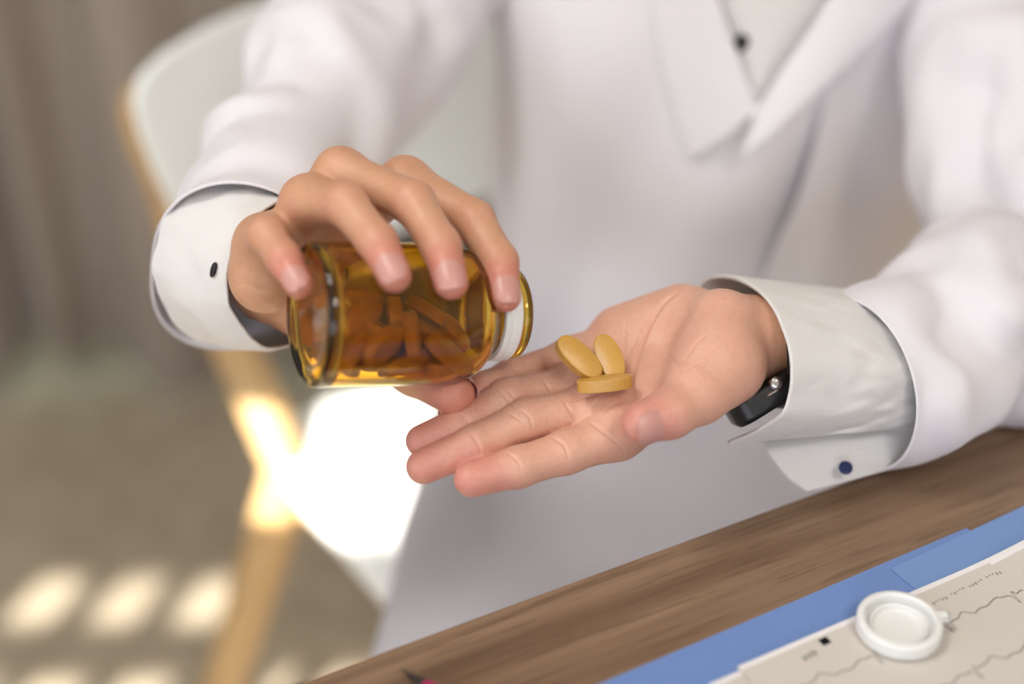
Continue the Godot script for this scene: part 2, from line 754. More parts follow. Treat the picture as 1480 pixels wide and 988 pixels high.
func room() -> void:
	slab("floor", Vector3(-2.1, -0.1, -1.5), Vector3(2.4, 0.0, 3.1), M.floor)
	slab("ceiling", Vector3(-2.1, 2.7, -1.5), Vector3(2.4, 2.8, 3.1), M.ceiling)
	slab("ground", Vector3(-40, -0.4, -40), Vector3(40, -0.2, 40), M.paving)
	# back wall with a glazed door behind the curtain
	boxes("wall_back", [[Vector3(-2.1, 2.1, -1.5), Vector3(2.4, 2.7, -1.4)], [Vector3(-2.1, 0, -1.5), Vector3(-1.7, 2.1, -1.4)], [Vector3(-0.2, 0, -1.5), Vector3(2.4, 2.1, -1.4)]], M.wall)
	window("door_1", Vector3(-1.7, 0.0, -1.48), Vector3(-0.2, 2.1, -1.42), Vector3.RIGHT, 2, 1)
	# left wall with a wide window
	boxes("wall_left", [[Vector3(-2.1, 0, -1.4), Vector3(-2.0, 0.9, 3.0)], [Vector3(-2.1, 2.3, -1.4), Vector3(-2.0, 2.7, 3.0)], [Vector3(-2.1, 0.9, -1.4), Vector3(-2.0, 2.3, 0.7)], [Vector3(-2.1, 0.9, 1.8), Vector3(-2.0, 2.3, 3.0)]], M.wall)
	window("window_1", Vector3(-2.08, 0.9, 0.7), Vector3(-2.02, 2.3, 1.8), Vector3.BACK, 2, 1)
	slab("wall_right", Vector3(2.3, 0, -1.4), Vector3(2.4, 2.7, 3.0), M.wall)
	# front wall: wide window; unseen transom and grid window added to shape sun patches
	boxes("wall_front", [[Vector3(-2.1, 0, 3.0), Vector3(2.4, 1.0, 3.1)], [Vector3(-2.1, 2.5, 3.0), Vector3(2.4, 2.7, 3.1)], [Vector3(0.7, 1.0, 3.0), Vector3(2.4, 2.5, 3.1)], [Vector3(-1.6, 2.1, 3.0), Vector3(0.7, 2.32, 3.1)], [Vector3(-1.24, 2.32, 3.0), Vector3(0.7, 2.5, 3.1)], [Vector3(-1.6, 2.32, 3.0), Vector3(-1.52, 2.5, 3.1)],
		[Vector3(-2.1, 1.0, 3.0), Vector3(-1.6, 1.98, 3.1)], [Vector3(-2.1, 2.18, 3.0), Vector3(-1.6, 2.5, 3.1)], [Vector3(-2.1, 1.98, 3.0), Vector3(-1.97, 2.18, 3.1)], [Vector3(-1.66, 1.98, 3.0), Vector3(-1.6, 2.18, 3.1)]], M.wall)
	window("window_2", Vector3(-1.6, 1.0, 3.02), Vector3(0.7, 2.1, 3.08), Vector3.RIGHT, 2, 1)
	window("window_3", Vector3(-1.52, 2.32, 3.02), Vector3(-1.24, 2.5, 3.08), Vector3.RIGHT, 1, 1, 0.03)
	window("window_4", Vector3(-1.97, 1.98, 3.02), Vector3(-1.66, 2.18, 3.08), Vector3.RIGHT, 3, 2, 0.026)
	for q in [Vector3(-0.9, 2.69, 0.3), Vector3(0.75, 2.69, 1.5)]:
		added_ceiling_panel(q)
	# unseen floor, roof and wall added outside the glazed door to dim daylight
	slab("added_terrace", Vector3(-2.4, -0.15, -3.2), Vector3(2.4, -0.02, -1.5), M.added_terrace)
	slab("added_terrace_roof", Vector3(-2.4, 2.3, -3.2), Vector3(2.4, 2.4, -1.5), M.wall)
	slab("added_terrace_wall", Vector3(-2.4, -0.15, -3.3), Vector3(2.4, 2.0, -3.2), M.lawn)
	# curtain: one folded cloth in front of the glazed door
	var rows := []
	for i in 15:
		var line := PackedVector3Array()
		var u := i / 14.0
		for j in 361:
			var x := -1.95 + 2.0 * j / 360.0
			var ph := x * 46.0 + 1.3 * sin(x * 7.0) + 0.5 * sin(x * 19.0)
			var amp := 0.046 + 0.014 * sin(x * 5.0 + 1.0)
			line.append(Vector3(x + 0.01 * sin(ph * 0.5 + u), 0.035 + 2.34 * u + 0.03 * sin(x * 17.0 + 0.6) * (1.0 - u), -1.16 + amp * (1.0 + 0.25 * (1.0 - u)) * sin(ph + 0.3 * (1.0 - u) * sin(x * 3.0))))
		rows.append(line)
	var cur := thing("curtain", "taupe floor-length curtain hanging in soft folds behind the white chair", "curtain")
	obj("cloth", sheet(rows, 0.003), M.curtain, cur)
	obj("curtain_rail", rod([Vector3(-1.98, 2.42, -1.16), Vector3(-0.9, 2.42, -1.16), Vector3(0.1, 2.42, -1.16)], [0.014, 0.014, 0.014]), M.steel, cur)


func added_ceiling_panel(at: Vector3) -> void:  # unseen panel added for soft light from above
	var place := "further from the curtain" if at.z > 1.0 else "nearer the curtain"
	var t := thing("added_ceiling_light", "added flat square ceiling light panel out of view, the one " + place, "light", "added ceiling light panels")
	t.position = at
	obj("frame", chamfer_box(Vector3(0.64, 0.02, 0.64), 0.002), M.frame, t)
	var d := obj("diffuser_light", chamfer_box(Vector3(0.60, 0.006, 0.60), 0.001, Vector3(0, -0.011, 0)), M.panel, t)
	d.cast_shadow = GeometryInstance3D.SHADOW_CASTING_SETTING_ON
	var l := AreaLight3D.new()
	l.name = "added_lamp"
	l.area_size = Vector2(0.6, 0.6)
	l.light_color = Color(1.0, 0.99, 0.97)
	l.light_energy = ADDED_PANEL
	l.area_range = 12.0
	l.area_attenuation = 2.0
	l.shadow_enabled = true
	l.position = Vector3(0, -0.018, 0)
	l.rotation_degrees.x = -90
	t.add_child(l)


func table() -> void:
	var a := Vector3(-0.1042, 0.7500, 0.1755)
	var b := Vector3(0.3059, 0.7500, -0.0395)
	var e := (b - a).normalized()
	var inn := Vector3(-e.z, 0, e.x)
	var bs := Basis(e, Vector3.UP, inn)
	var t := thing("desk", "brown wood-grain desk top under the papers and the sleeve", "desk")
	t.position = Vector3(a.x, 0, a.z) + e * 0.55 + inn * 0.4
	t.basis = bs
	obj("tabletop", chamfer_box(Vector3(1.5, 0.028, 0.8), 0.0015, Vector3(0, 0.736, 0)), M.table_wood, t)
	for x in [-0.69, 0.69]:
		for z in [-0.34, 0.34]:
			obj("leg", chamfer_box(Vector3(0.05, 0.722, 0.05), 0.003, Vector3(x, 0.361, z)), M.table_leg, t)
	obj("rail", chamfer_box(Vector3(1.33, 0.05, 0.025), 0.002, Vector3(0, 0.69, 0.34)), M.table_leg, t)


# a plate with rounded rim from a star-shaped outline in x, y; dish(x, y) bends it along z
func plate(outline: PackedVector2Array, th: float, er: float, dish = null, dome := 0.0) -> ArrayMesh:
	var n := outline.size()
	var c := Vector2.ZERO
	var reach := 0.0
	for p in outline:
		c += p / n
	for p in outline:
		reach = maxf(reach, p.distance_to(c))
	var rings := []   # [inset, z]
	var h := th / 2.0
	for s in [0.0, 0.2, 0.4, 0.6, 0.8, 0.92]:
		rings.append([1.0 - s, h + dome * (1.0 - s * s)])
	for k in 5:
		var a := PI / 2.0 * k / 4.0
		rings.append([er * (1.0 - sin(a)) / reach, h - er * (1.0 - cos(a))])
	var count := rings.size()
	for k in range(count - 1, -1, -1):
		rings.append([rings[k][0], -rings[k][1]])
	var v := PackedVector3Array()
	var t := PackedInt32Array()
	for r in rings:
		for p in outline:
			var q: Vector2 = c + (p - c) * (1.0 - r[0])
			v.append(Vector3(q.x, q.y, r[1] + (dish.call(q.x, q.y) if dish != null else 0.0)))
	for i in rings.size() - 1:
		for j in n:
			var a := i * n + j
			var b := i * n + (j + 1) % n
			t.append_array(PackedInt32Array([a, b, a + n, b, b + n, a + n]))
	var nn := smooth_normals(v, t)
	var mid := nn[(count - 1) * n]
	var rad := Vector3(outline[0].x - c.x, outline[0].y - c.y, 0)
	if mid.dot(rad) < 0.0:
		for i in nn.size():
			nn[i] = -nn[i]
	var fix := Vector3(0, 0, 1)
	for j in n:   # the centres have no area of their own
		nn[j] = nn[n + j]
		nn[nn.size() - 1 - j] = nn[nn.size() - 1 - n - j]
	return arr_mesh(v, nn, t)


func round_rect(w: float, h: float, r: float, c := Vector2.ZERO, seg := 8) -> PackedVector2Array:
	var out := PackedVector2Array()
	for k in 4:
		var m := Vector2((w / 2 - r) * [1, -1, -1, 1][k], (h / 2 - r) * [1, 1, -1, -1][k])
		for i in seg + 1:
			var a := PI / 2 * (k + float(i) / seg)
			out.append(c + m + Vector2(cos(a), sin(a)) * r)
	return out


func chair() -> void:
	var t := thing("chair", "white shell chair with pale wooden edge and legs, behind the person", "chair")
	t.position = Vector3(0.03, 0, -0.369)
	t.basis = Basis(Vector3(0.8, 0, -0.6), Vector3.UP, Vector3(0.6, 0, 0.8))
	# outline of the backrest seen from the front
	var half := [Vector2(0.0, 0.832), Vector2(0.08, 0.830), Vector2(0.16, 0.822), Vector2(0.21, 0.812), Vector2(0.236, 0.800), Vector2(0.247, 0.782), Vector2(0.246, 0.755), Vector2(0.238, 0.715), Vector2(0.226, 0.675), Vector2(0.208, 0.635), Vector2(0.18, 0.605), Vector2(0.13, 0.590), Vector2(0.06, 0.584), Vector2(0.0, 0.583)]
	var outl := PackedVector2Array()
	for p in half:
		outl.append(p)
	for i in range(half.size() - 2, 0, -1):
		outl.append(Vector2(-half[i].x, half[i].y))
	var bend := func(x: float, y: float) -> float: return -0.275 + 0.5 * x * x - 0.10 * (y - 0.7)
	var back_outl := PackedVector2Array()
	for p in outl:
		back_outl.append(Vector2(p.x, 0.71 + (p.y - 0.71) * (0.9 if p.y > 0.71 else 1.0)))
	obj("backrest_shell", plate(back_outl, 0.016, 0.004, bend), M.chair_wood, t)
	var pad := PackedVector2Array()
	for p in outl:
		pad.append(Vector2(0, 0.71) + (p - Vector2(0, 0.71)) * Vector2(0.97, 1.0) + Vector2(0, 0.004))
	obj("backrest", plate(pad, 0.012, 0.005, func(x: float, y: float) -> float: return bend.call(x, y) + 0.0135), M.chair_white, t)
	# seat
	var seat_out := PackedVector2Array()
	for i in 64:
		var a := TAU * i / 64
		var p := Vector2(cos(a), sin(a))
		var k := 1.0 / pow(pow(absf(p.x), 5.0) + pow(absf(p.y), 5.0), 0.2)
		seat_out.append(p * k * Vector2(0.205 - 0.012 * p.y, 0.215))
	var seat := obj("seat", plate(seat_out, 0.026, 0.009, func(x: float, y: float) -> float: return 0.6 * x * x * 0.5 + 0.02 * y * y), M.chair_white, t)
	seat.rotation_degrees.x = -90
	seat.position = Vector3(0, 0.437, 0)
	for s in [-1.0, 1.0]:
		obj("back_post", rod([Vector3(0.215 * s, 0.70, -0.268), Vector3(0.200 * s, 0.60, -0.258), Vector3(0.180 * s, 0.52, -0.225), Vector3(0.182 * s, 0.44, -0.14)], [0.014, 0.019, 0.022, 0.022]), M.chair_wood, t)
		obj("leg", rod([Vector3(0.182 * s, 0.45, -0.142), Vector3(0.255 * s, 0.225, -0.17), Vector3(0.327 * s, 0.0, -0.197)], [0.024, 0.021, 0.015]), M.chair_wood, t)
		obj("leg", rod([Vector3(0.165 * s, 0.43, 0.13), Vector3(0.22 * s, 0.215, 0.18), Vector3(0.275 * s, 0.0, 0.23)], [0.022, 0.019, 0.014]), M.chair_wood, t)
		obj("seat_rail", rod([Vector3(0.178 * s, 0.422, -0.15), Vector3(0.176 * s, 0.420, 0.0), Vector3(0.170 * s, 0.420, 0.14)], [0.013, 0.014, 0.013]), M.chair_wood, t)


# ------------------------------------------------------------------ the person
const TORSO_R := Vector3(0.969, 0, -0.247)
const TORSO_F := Vector3(0.247, 0, 0.969)
const TORSO := [   # height, centre x, centre z, half width, half depth
	[0.50, 0.14, -0.40, 0.195, 0.135], [0.60, 0.155, -0.385, 0.19, 0.135], [0.72, 0.17, -0.37, 0.183, 0.132], [0.84, 0.178, -0.375, 0.185, 0.128], [0.95, 0.182, -0.39, 0.195, 0.122], [1.03, 0.183, -0.405, 0.19, 0.108], [1.09, 0.184, -0.415, 0.13, 0.085], [1.13, 0.184, -0.42, 0.075, 0.07], [1.20, 0.186, -0.415, 0.062, 0.065]]


func torso_at(y: float) -> Array:
	var out := []
	var i := 0
	while i < TORSO.size() - 2 and TORSO[i + 1][0] < y:
		i += 1
	var u: float = clampf((y - TORSO[i][0]) / (TORSO[i + 1][0] - TORSO[i][0]), 0.0, 1.0)
	for k in range(1, 5):
		var a: float = TORSO[maxi(i - 1, 0)][k]
		var b: float = TORSO[i][k]
		var c: float = TORSO[i + 1][k]
		var d: float = TORSO[mini(i + 2, TORSO.size() - 1)][k]
		out.append(cubic_interpolate(b, c, a, d, u))
	return out


# a point on the coat: angle 0 = the person's left, 90 degrees = front
func torso_point(y: float, an: float, off := 0.0) -> Vector3:
	var s := torso_at(y)
	var cs := cos(an)
	var sn := sin(an)
	var k := 1.0 / pow(pow(absf(cs), 2.5) + pow(absf(sn), 2.5), 0.4)
	var d: Vector3 = TORSO_R * cs * k * s[2] + TORSO_F * sn * k * s[3]
	var p: Vector3 = Vector3(s[0], y, s[1]) + d
	var fold := 0.0
	if y < 1.06:
		fold = 0.011 * sin(an * 7.0 + y * 9.0) * (0.5 + 0.5 * sin(y * 13.0 + an * 2.0)) + 0.012 * noise.get_noise_3d(p.x * 5.0, p.y * 3.0, p.z * 5.0)
	return p + d.normalized() * (off + fold)


# the coat's front above a lateral place (metres to the person's left of the coat's middle)
func front_point(lat: float, y: float, off: float) -> Vector3:
	var s := torso_at(y)
	var an := acos(clampf(lat / s[2], -0.98, 0.98))
	for i in 6:   # walk to the angle whose point has that lateral place
		var q := torso_point(y, an, off)
		var err := (q - Vector3(s[0], y, s[1])).dot(TORSO_R) - lat
		an = clampf(an + err / s[2] * 0.9, 0.15, PI - 0.15)
	return torso_point(y, an, off)


func ribbon(a: Array, b: Array, off_a: float, off_b: float, th: float, fade := false, cols := 10, steps := 24) -> ArrayMesh:
	# cloth between two lines given as Vector2(lateral, height) on the coat's front
	var rows := []
	for i in steps + 1:
		var u := float(i) / steps
		var pa: Vector2 = spline(a, u)
		var pb: Vector2 = spline(b, u)
		var line := PackedVector3Array()
		for j in cols + 1:
			var w := float(j) / cols
			var q := pa.lerp(pb, w)
			line.append(front_point(q.x, q.y, (lerpf(off_a, off_b, w) + 0.003 * sin(PI * w)) * (sin(PI * clampf(u, 0.06, 0.94)) if fade else 1.0)))
		rows.append(line)
	return sheet(rows, th)


# cloth between two space curves
func loft(front: Array, back: Array, th: float, cols: int, steps: int, ripple: float) -> ArrayMesh:
	var rows := []
	for i in steps + 1:
		var u := float(i) / steps
		var a: Vector3 = spline(front, u)
		var b: Vector3 = spline(back, u)
		var line := PackedVector3Array()
		for j in cols + 1:
			var w := float(j) / cols
			var p := a.lerp(b, w)
			var n := noise.get_noise_3d(p.x * 9.0 + 3.0, p.y * 26.0, p.z * 26.0)
			p += Vector3(0, 0.5, 0.8) * n * ripple * (0.25 + w)
			line.append(p)
		rows.append(line)
	return sheet(rows, th)


func skin_part(f: Field, verts: PackedVector3Array, norms: PackedVector3Array, cols: PackedColorArray, tris: PackedInt32Array, creases: Array, paint: Callable) -> void:
	var v := PackedVector3Array()
	var t := PackedInt32Array()
	f.mesh(v, t)
	var vol := 0.0
	for i in range(0, t.size(), 3):
		vol += (v[t[i]] - f.o).dot((v[t[i + 2]] - f.o).cross(v[t[i + 1]] - f.o))
	if vol < 0.0:
		for i in range(0, t.size(), 3):
			var s := t[i + 1]
			t[i + 1] = t[i + 2]
			t[i + 2] = s
	# one smoothing pass takes out the grid
	for pass_ in 2:
		var sum := PackedVector3Array()
		sum.resize(v.size())
		var cnt := PackedInt32Array()
		cnt.resize(v.size())
		for i in range(0, t.size(), 3):
			for k in 3:
				var a := t[i + k]
				var b := t[i + (k + 1) % 3]
				sum[a] += v[b]
				cnt[a] += 1
		for i in v.size():
			if cnt[i] > 0:
				v[i] = v[i].lerp(sum[i] / cnt[i], 0.5)
	var n := smooth_normals(v, t)
	var depth := PackedFloat32Array()
	depth.resize(v.size())
	for c in creases:   # [points, width, depth, direction the crease faces]
		var pts: Array = c[0]
		var wid: float = c[1]
		var dir: Vector3 = c[3]
		var lo := Vector3.ONE * 1e3
		var hi := -lo
		var flat := []
		var segs := maxi(8, pts.size() * 5)
		for i in segs + 1:
			var p: Vector3 = spline(pts, float(i) / segs)
			lo = lo.min(p)
			hi = hi.max(p)
			flat.append(p - dir * p.dot(dir))
		lo -= Vector3.ONE * 0.03
		hi += Vector3.ONE * 0.03
		for i in v.size():
			var p := v[i]
			if p.x < lo.x or p.x > hi.x or p.y < lo.y or p.y > hi.y or p.z < lo.z or p.z > hi.z or n[i].dot(dir) < 0.05:
				continue
			var q := p - dir * p.dot(dir)
			var best := 1.0
			var along := 0.0
			for k in flat.size() - 1:
				var a: Vector3 = flat[k]
				var ab: Vector3 = flat[k + 1] - a
				var u := (q - a).dot(ab) / maxf(ab.length_squared(), 1e-10)
				var dd := (q - a - ab * clampf(u, 0.0, 1.0)).length()
				if dd < best:
					best = dd
					along = (k + clampf(u, 0.0, 1.0)) / (flat.size() - 1)
			if best < wid * 4.0:
				var g := exp(-best * best / (wid * wid)) - 0.12 * exp(-pow((best - 2.2 * wid) / wid, 2.0))
				depth[i] = clampf(depth[i] + c[2] * g * pow(sin(PI * clampf(along, 0.02, 0.98)), 0.6), -0.0004, 0.0016)
	for i in v.size():
		if depth[i] != 0.0:
			v[i] -= n[i] * depth[i]
	n = smooth_normals(v, t)
	var start := verts.size()
	verts.append_array(v)
	norms.append_array(n)
	for i in v.size():
		cols.append(paint.call(v[i], n[i], depth[i]))
	for i in t.size():
		t[i] += start
	tris.append_array(t)


func nail(called: String, tip: Vector3, dip: Vector3, n0: Vector3, r: float, parent: Node, length := 1.75, wide := 0.84) -> void:
	var t := (tip - dip).normalized()
	var n := (n0 - t * n0.dot(t)).normalized()
	var s := t.cross(n)
	var rows := []
	for i in 15:
		var v := i / 14.0
		var along := lerpf(-0.95, -0.95 + length, v) * r
		var shrink := sqrt(clampf(1.0 - pow(1.0 - minf(v * 2.6, 1.0), 2.2), 0.05, 1.0)) * sqrt(clampf(1.0 - pow(maxf(0.0, v * 1.9 - 0.9), 4.0) * 0.75, 0.05, 1.0))
		var line := PackedVector3Array()
		for j in 13:
			var u := (j / 6.0 - 1.0) * wide * shrink
			var rr := r * (1.0 if along < 0.0 else sqrt(maxf(0.12, 1.0 - pow(along / (r * 1.45), 2.0))))
			line.append(tip + t * along + (n * cos(u * 1.05) + s * sin(u * 1.05)) * (rr + 0.00012))
		rows.append(line)
	obj("nail", sheet(rows, 0.0007), M.nail, parent)


func person() -> void:
	var who := thing("person", "person in white coat pouring tablets from a bottle into an open palm", "person")
	var v := PackedVector3Array()
	var n := PackedVector3Array()
	var c := PackedColorArray()
	var t := PackedInt32Array()

	# ---------------- open palm (the person's left hand)
	var wr := Vector3(0.1383, 0.8355, 0.0070)
	var fore := Vector3(0.1970, 0.8131, -0.0142)
	var idx := [Vector3(0.0549, 0.8081, 0.0570), Vector3(0.0276, 0.8063, 0.0701), Vector3(0.0028, 0.8054, 0.0814), Vector3(-0.0201, 0.8041, 0.0894)]
	var mid := [Vector3(0.0481, 0.8128, 0.0397), Vector3(0.0071, 0.8161, 0.0554), Vector3(-0.0190, 0.8117, 0.0714), Vector3(-0.0447, 0.8057, 0.0813)]
	var rin := [Vector3(0.0390, 0.8143, 0.0208), Vector3(-0.0018, 0.8194, 0.0401), Vector3(-0.0232, 0.8152, 0.0559), Vector3(-0.0461, 0.8105, 0.0662)]
	var lit := [Vector3(0.0341, 0.8181, 0.0016), Vector3(-0.0007, 0.8192, 0.0200), Vector3(-0.0147, 0.8191, 0.0308), Vector3(-0.0308, 0.8145, 0.0445)]
	var thumb := [Vector3(0.1128, 0.8363, 0.0399), Vector3(0.0954, 0.8338, 0.0594), Vector3(0.0787, 0.8335, 0.0739), Vector3(0.0646, 0.8336, 0.0822)]
	var lo: Vector3 = idx[3]
	var hi: Vector3 = idx[3]
	for p in idx + mid + rin + lit + thumb + [wr, fore]:
		lo = lo.min(p)
		hi = hi.max(p)
	var f := Field.new(lo - Vector3.ONE * 0.026, Vector3(wr.x + 0.05, hi.y + 0.05, hi.z + 0.035), 0.0009)
	var k := 0.012
	f.bone(wr, fore, 0.0235, 0.0225, k)
	f.bone(Vector3(0.1166, 0.8320, 0.0272), idx[0], 0.0155, 0.0122, k)
	f.bone(Vector3(0.1196, 0.8343, 0.0173), mid[0], 0.0155, 0.0120, k)
	f.bone(Vector3(0.1190, 0.8362, 0.0066), rin[0], 0.0155, 0.0118, k)
	f.bone(Vector3(0.1162, 0.8383, -0.0019), lit[0], 0.0150, 0.0112, k)
	f.bone(Vector3(0.1098, 0.8511, 0.0171), Vector3(0.1059, 0.8413, 0.0378), 0.0180, 0.0190, k)       # ball of the thumb
	f.bone(Vector3(0.1059, 0.8413, 0.0378), Vector3(0.0925, 0.8374, 0.0547), 0.0190, 0.0150, k)
	f.bone(Vector3(0.0920, 0.8397, -0.0052), Vector3(0.0590, 0.8280, -0.0096), 0.0190, 0.0150, k)         # edge of the palm
	f.bone(Vector3(0.0505, 0.8108, 0.0505), Vector3(0.0367, 0.8146, 0.0146), 0.0112, 0.0110, k)         # pads under the fingers
	f.palm_done()
	var done := [[idx, [0.0124, 0.0110, 0.0102, 0.0092]], [mid, [0.0120, 0.0105, 0.0097, 0.0089]], [rin, [0.0118, 0.0100, 0.0092, 0.0084]], [lit, [0.0112, 0.0087, 0.0081, 0.0074]], [thumb, [0.0165, 0.0138, 0.0124, 0.0108]]]
	for d in done:
		f.chain(d[0], d[1], 0.004)
		f.finger_done(d[0], 0.008)
	var face := Vector3(0, 0.6, 0.8)
	var cr := []
	var add := func(pts: Array, wid: float, dep: float) -> void: cr.append([pts, wid * 0.62, dep * 1.0, face])
	add.call([Vector3(0.0905, 0.8685, 0.0094), Vector3(0.0804, 0.8619, 0.0138), Vector3(0.0724, 0.8509, 0.0209), Vector3(0.0669, 0.8424, 0.0323), Vector3(0.0625, 0.8335, 0.0441), Vector3(0.0628, 0.8301, 0.0523), Vector3(0.0652, 0.8291, 0.0589)], 0.0014, 0.0015)
	add.call([Vector3(0.0771, 0.8548, 0.0064), Vector3(0.0715, 0.8465, 0.0118), Vector3(0.0634, 0.8391, 0.0226), Vector3(0.0597, 0.8360, 0.0305)], 0.0010, 0.0006)
	add.call([Vector3(0.0613, 0.8449, 0.0009), Vector3(0.0602, 0.8373, 0.0118), Vector3(0.0594, 0.8333, 0.0204)], 0.0008, 0.0005)
	add.call([Vector3(0.0280, 0.8155, 0.0403), Vector3(0.0349, 0.8173, 0.0391), Vector3(0.0414, 0.8188, 0.0381), Vector3(0.0507, 0.8233, 0.0388), Vector3(0.0593, 0.8271, 0.0423)], 0.0010, 0.0008)
	add.call([Vector3(0.0393, 0.8143, 0.0565), Vector3(0.0416, 0.8198, 0.0494), Vector3(0.0462, 0.8229, 0.0426)], 0.0009, 0.0006)
	add.call([Vector3(0.0421, 0.8149, 0.0561), Vector3(0.0500, 0.8215, 0.0519), Vector3(0.0587, 0.8263, 0.0524)], 0.0009, 0.0005)
	add.call([Vector3(0.0856, 0.8435, 0.0531), Vector3(0.0828, 0.8463, 0.0477), Vector3(0.0809, 0.8471, 0.0412)], 0.0009, 0.0007)
	add.call([Vector3(0.0856, 0.8435, 0.0531), Vector3(0.0880, 0.8486, 0.0474), Vector3(0.0935, 0.8540, 0.0415), Vector3(0.1001, 0.8574, 0.0369)], 0.0010, 0.0005)
	add.call([Vector3(0.0856, 0.8435, 0.0531), Vector3(0.0906, 0.8473, 0.0530), Vector3(0.0967, 0.8510, 0.0530)], 0.0009, 0.0004)
	for q in [[Vector3(0.0170, 0.8294, 0.0146), Vector3(0.0189, 0.8254, 0.0172), Vector3(0.0177, 0.8228, 0.0213)], [Vector3(0.0168, 0.8241, 0.0323), Vector3(0.0197, 0.8201, 0.0349), Vector3(0.0204, 0.8182, 0.0385)], [Vector3(0.0269, 0.8225, 0.0489), Vector3(0.0297, 0.8189, 0.0512), Vector3(0.0336, 0.8152, 0.0559)], [Vector3(0.0398, 0.8209, 0.0642), Vector3(0.0492, 0.8161, 0.0697), Vector3(0.0572, 0.8103, 0.0747)]]:
		add.call(q, 0.0011, 0.0009)
	for q in [[Vector3(-0.0007, 0.8306, 0.0257), Vector3(0.0033, 0.8260, 0.0287), Vector3(0.0044, 0.8233, 0.0305)], [Vector3(-0.0057, 0.8270, 0.0459), Vector3(-0.0025, 0.8237, 0.0481), Vector3(0.0014, 0.8215, 0.0519)], [Vector3(-0.0025, 0.8279, 0.0454), Vector3(0.0014, 0.8243, 0.0477)], [Vector3(0.0049, 0.8259, 0.0610), Vector3(0.0092, 0.8226, 0.0631), Vector3(0.0102, 0.8182, 0.0660)], [Vector3(-0.0007, 0.8244, 0.0619), Vector3(0.0049, 0.8212, 0.0640)], [Vector3(0.0188, 0.8197, 0.0745), Vector3(0.0261, 0.8160, 0.0770), Vector3(0.0283, 0.8092, 0.0801)]]:
		add.call(q, 0.0010, 0.0007)
	for q in [[Vector3(-0.0138, 0.8278, 0.0358), Vector3(-0.0105, 0.8236, 0.0386)], [Vector3(-0.0258, 0.8238, 0.0611), Vector3(-0.0219, 0.8197, 0.0638)], [Vector3(-0.0205, 0.8218, 0.0755), Vector3(-0.0167, 0.8178, 0.0793), Vector3(-0.0156, 0.8140, 0.0818)], [Vector3(-0.0024, 0.8176, 0.0854), Vector3(0.0031, 0.8139, 0.0878), Vector3(0.0045, 0.8101, 0.0903)]]:
		add.call(q, 0.0010, 0.0006)
	var tips := [idx[3], mid[3], rin[3], lit[3], thumb[3]]
	var palm_skin := srgb(222, 172, 148).srgb_to_linear()
	var palm_pink := srgb(212, 142, 128).srgb_to_linear()
	var back_skin := srgb(203, 152, 118).srgb_to_linear()
	var paint_palm := func(p: Vector3, nn: Vector3, d: float) -> Color:
		var near := 1.0
		for q in tips:
			near = minf(near, p.distance_to(q))
		var b: float = 0.5 + 0.5 * noise.get_noise_3d(p.x * 60.0, p.y * 60.0, p.z * 60.0)
		var m: float = 0.5 + 0.5 * noise.get_noise_3d(p.x * 240.0, p.y * 240.0, p.z * 240.0)
		var pink := clampf(smoothstep(0.030, 0.008, near) * 0.75 + b * 0.42 - 0.08, 0.0, 1.0)
		var s := palm_skin.lerp(palm_pink, pink)
		s = s.lerp(back_skin, smoothstep(wr.x - 0.012, wr.x + 0.004, p.x) * 0.9)
		return s * (0.92 + 0.14 * m)
	skin_part(f, v, n, c, t, cr, paint_palm)

	# ---------------- hand round the bottle (the person's right hand)
	var w2 := Vector3(-0.1297, 0.8525, -0.0279)
	var f2 := Vector3(-0.1268, 0.8677, -0.1748)
	var ri := [Vector3(-0.0563, 0.9133, -0.0233), Vector3(-0.0194, 0.9071, 0.0082), Vector3(-0.0062, 0.8959, 0.0310), Vector3(-0.0034, 0.8850, 0.0464)]
	var rm := [Vector3(-0.0886, 0.9228, -0.0139), Vector3(-0.0491, 0.9236, 0.0202), Vector3(-0.0346, 0.9123, 0.0442), Vector3(-0.0293, 0.9014, 0.0608)]
	var rr := [Vector3(-0.1050, 0.9154, 0.0028), Vector3(-0.0813, 0.9266, 0.0289), Vector3(-0.0646, 0.9186, 0.0520), Vector3(-0.0556, 0.9098, 0.0685)]
	var rl := [Vector3(-0.1281, 0.8962, 0.0117), Vector3(-0.1204, 0.9142, 0.0358), Vector3(-0.1097, 0.9097, 0.0531), Vector3(-0.1016, 0.9032, 0.0656)]
	var rt := [Vector3(-0.1145, 0.8365, -0.0175), Vector3(-0.0784, 0.8298, 0.0071), Vector3(-0.0512, 0.8269, 0.0281), Vector3(-0.0302, 0.8292, 0.0504)]
	lo = w2
	hi = w2
	for p in ri + rm + rr + rl + rt:
		lo = lo.min(p)
		hi = hi.max(p)
	f = Field.new(lo - Vector3.ONE * 0.03, hi + Vector3.ONE * 0.03, 0.0013)
	f.bone(w2, f2, 0.0230, 0.028, k)
	f.bone(w2, ri[0], 0.0160, 0.0118, k)
	f.bone(w2, rm[0], 0.0165, 0.0120, k)
	f.bone(Vector3(-0.1324, 0.8535, -0.0262), rr[0], 0.0165, 0.0115, k)
	f.bone(Vector3(-0.1346, 0.8544, -0.0232), rl[0], 0.0170, 0.0115, k)
	f.bone(Vector3(-0.1336, 0.8586, -0.0139), Vector3(-0.1272, 0.8779, 0.0153), 0.0175, 0.0160, k)
	f.bone(Vector3(-0.1272, 0.8779, 0.0153), Vector3(-0.1246, 0.8986, 0.0173), 0.0160, 0.0120, k)
	f.bone(Vector3(-0.1221, 0.8461, -0.0237), rt[1], 0.0170, 0.0130, k)
	f.palm_done()
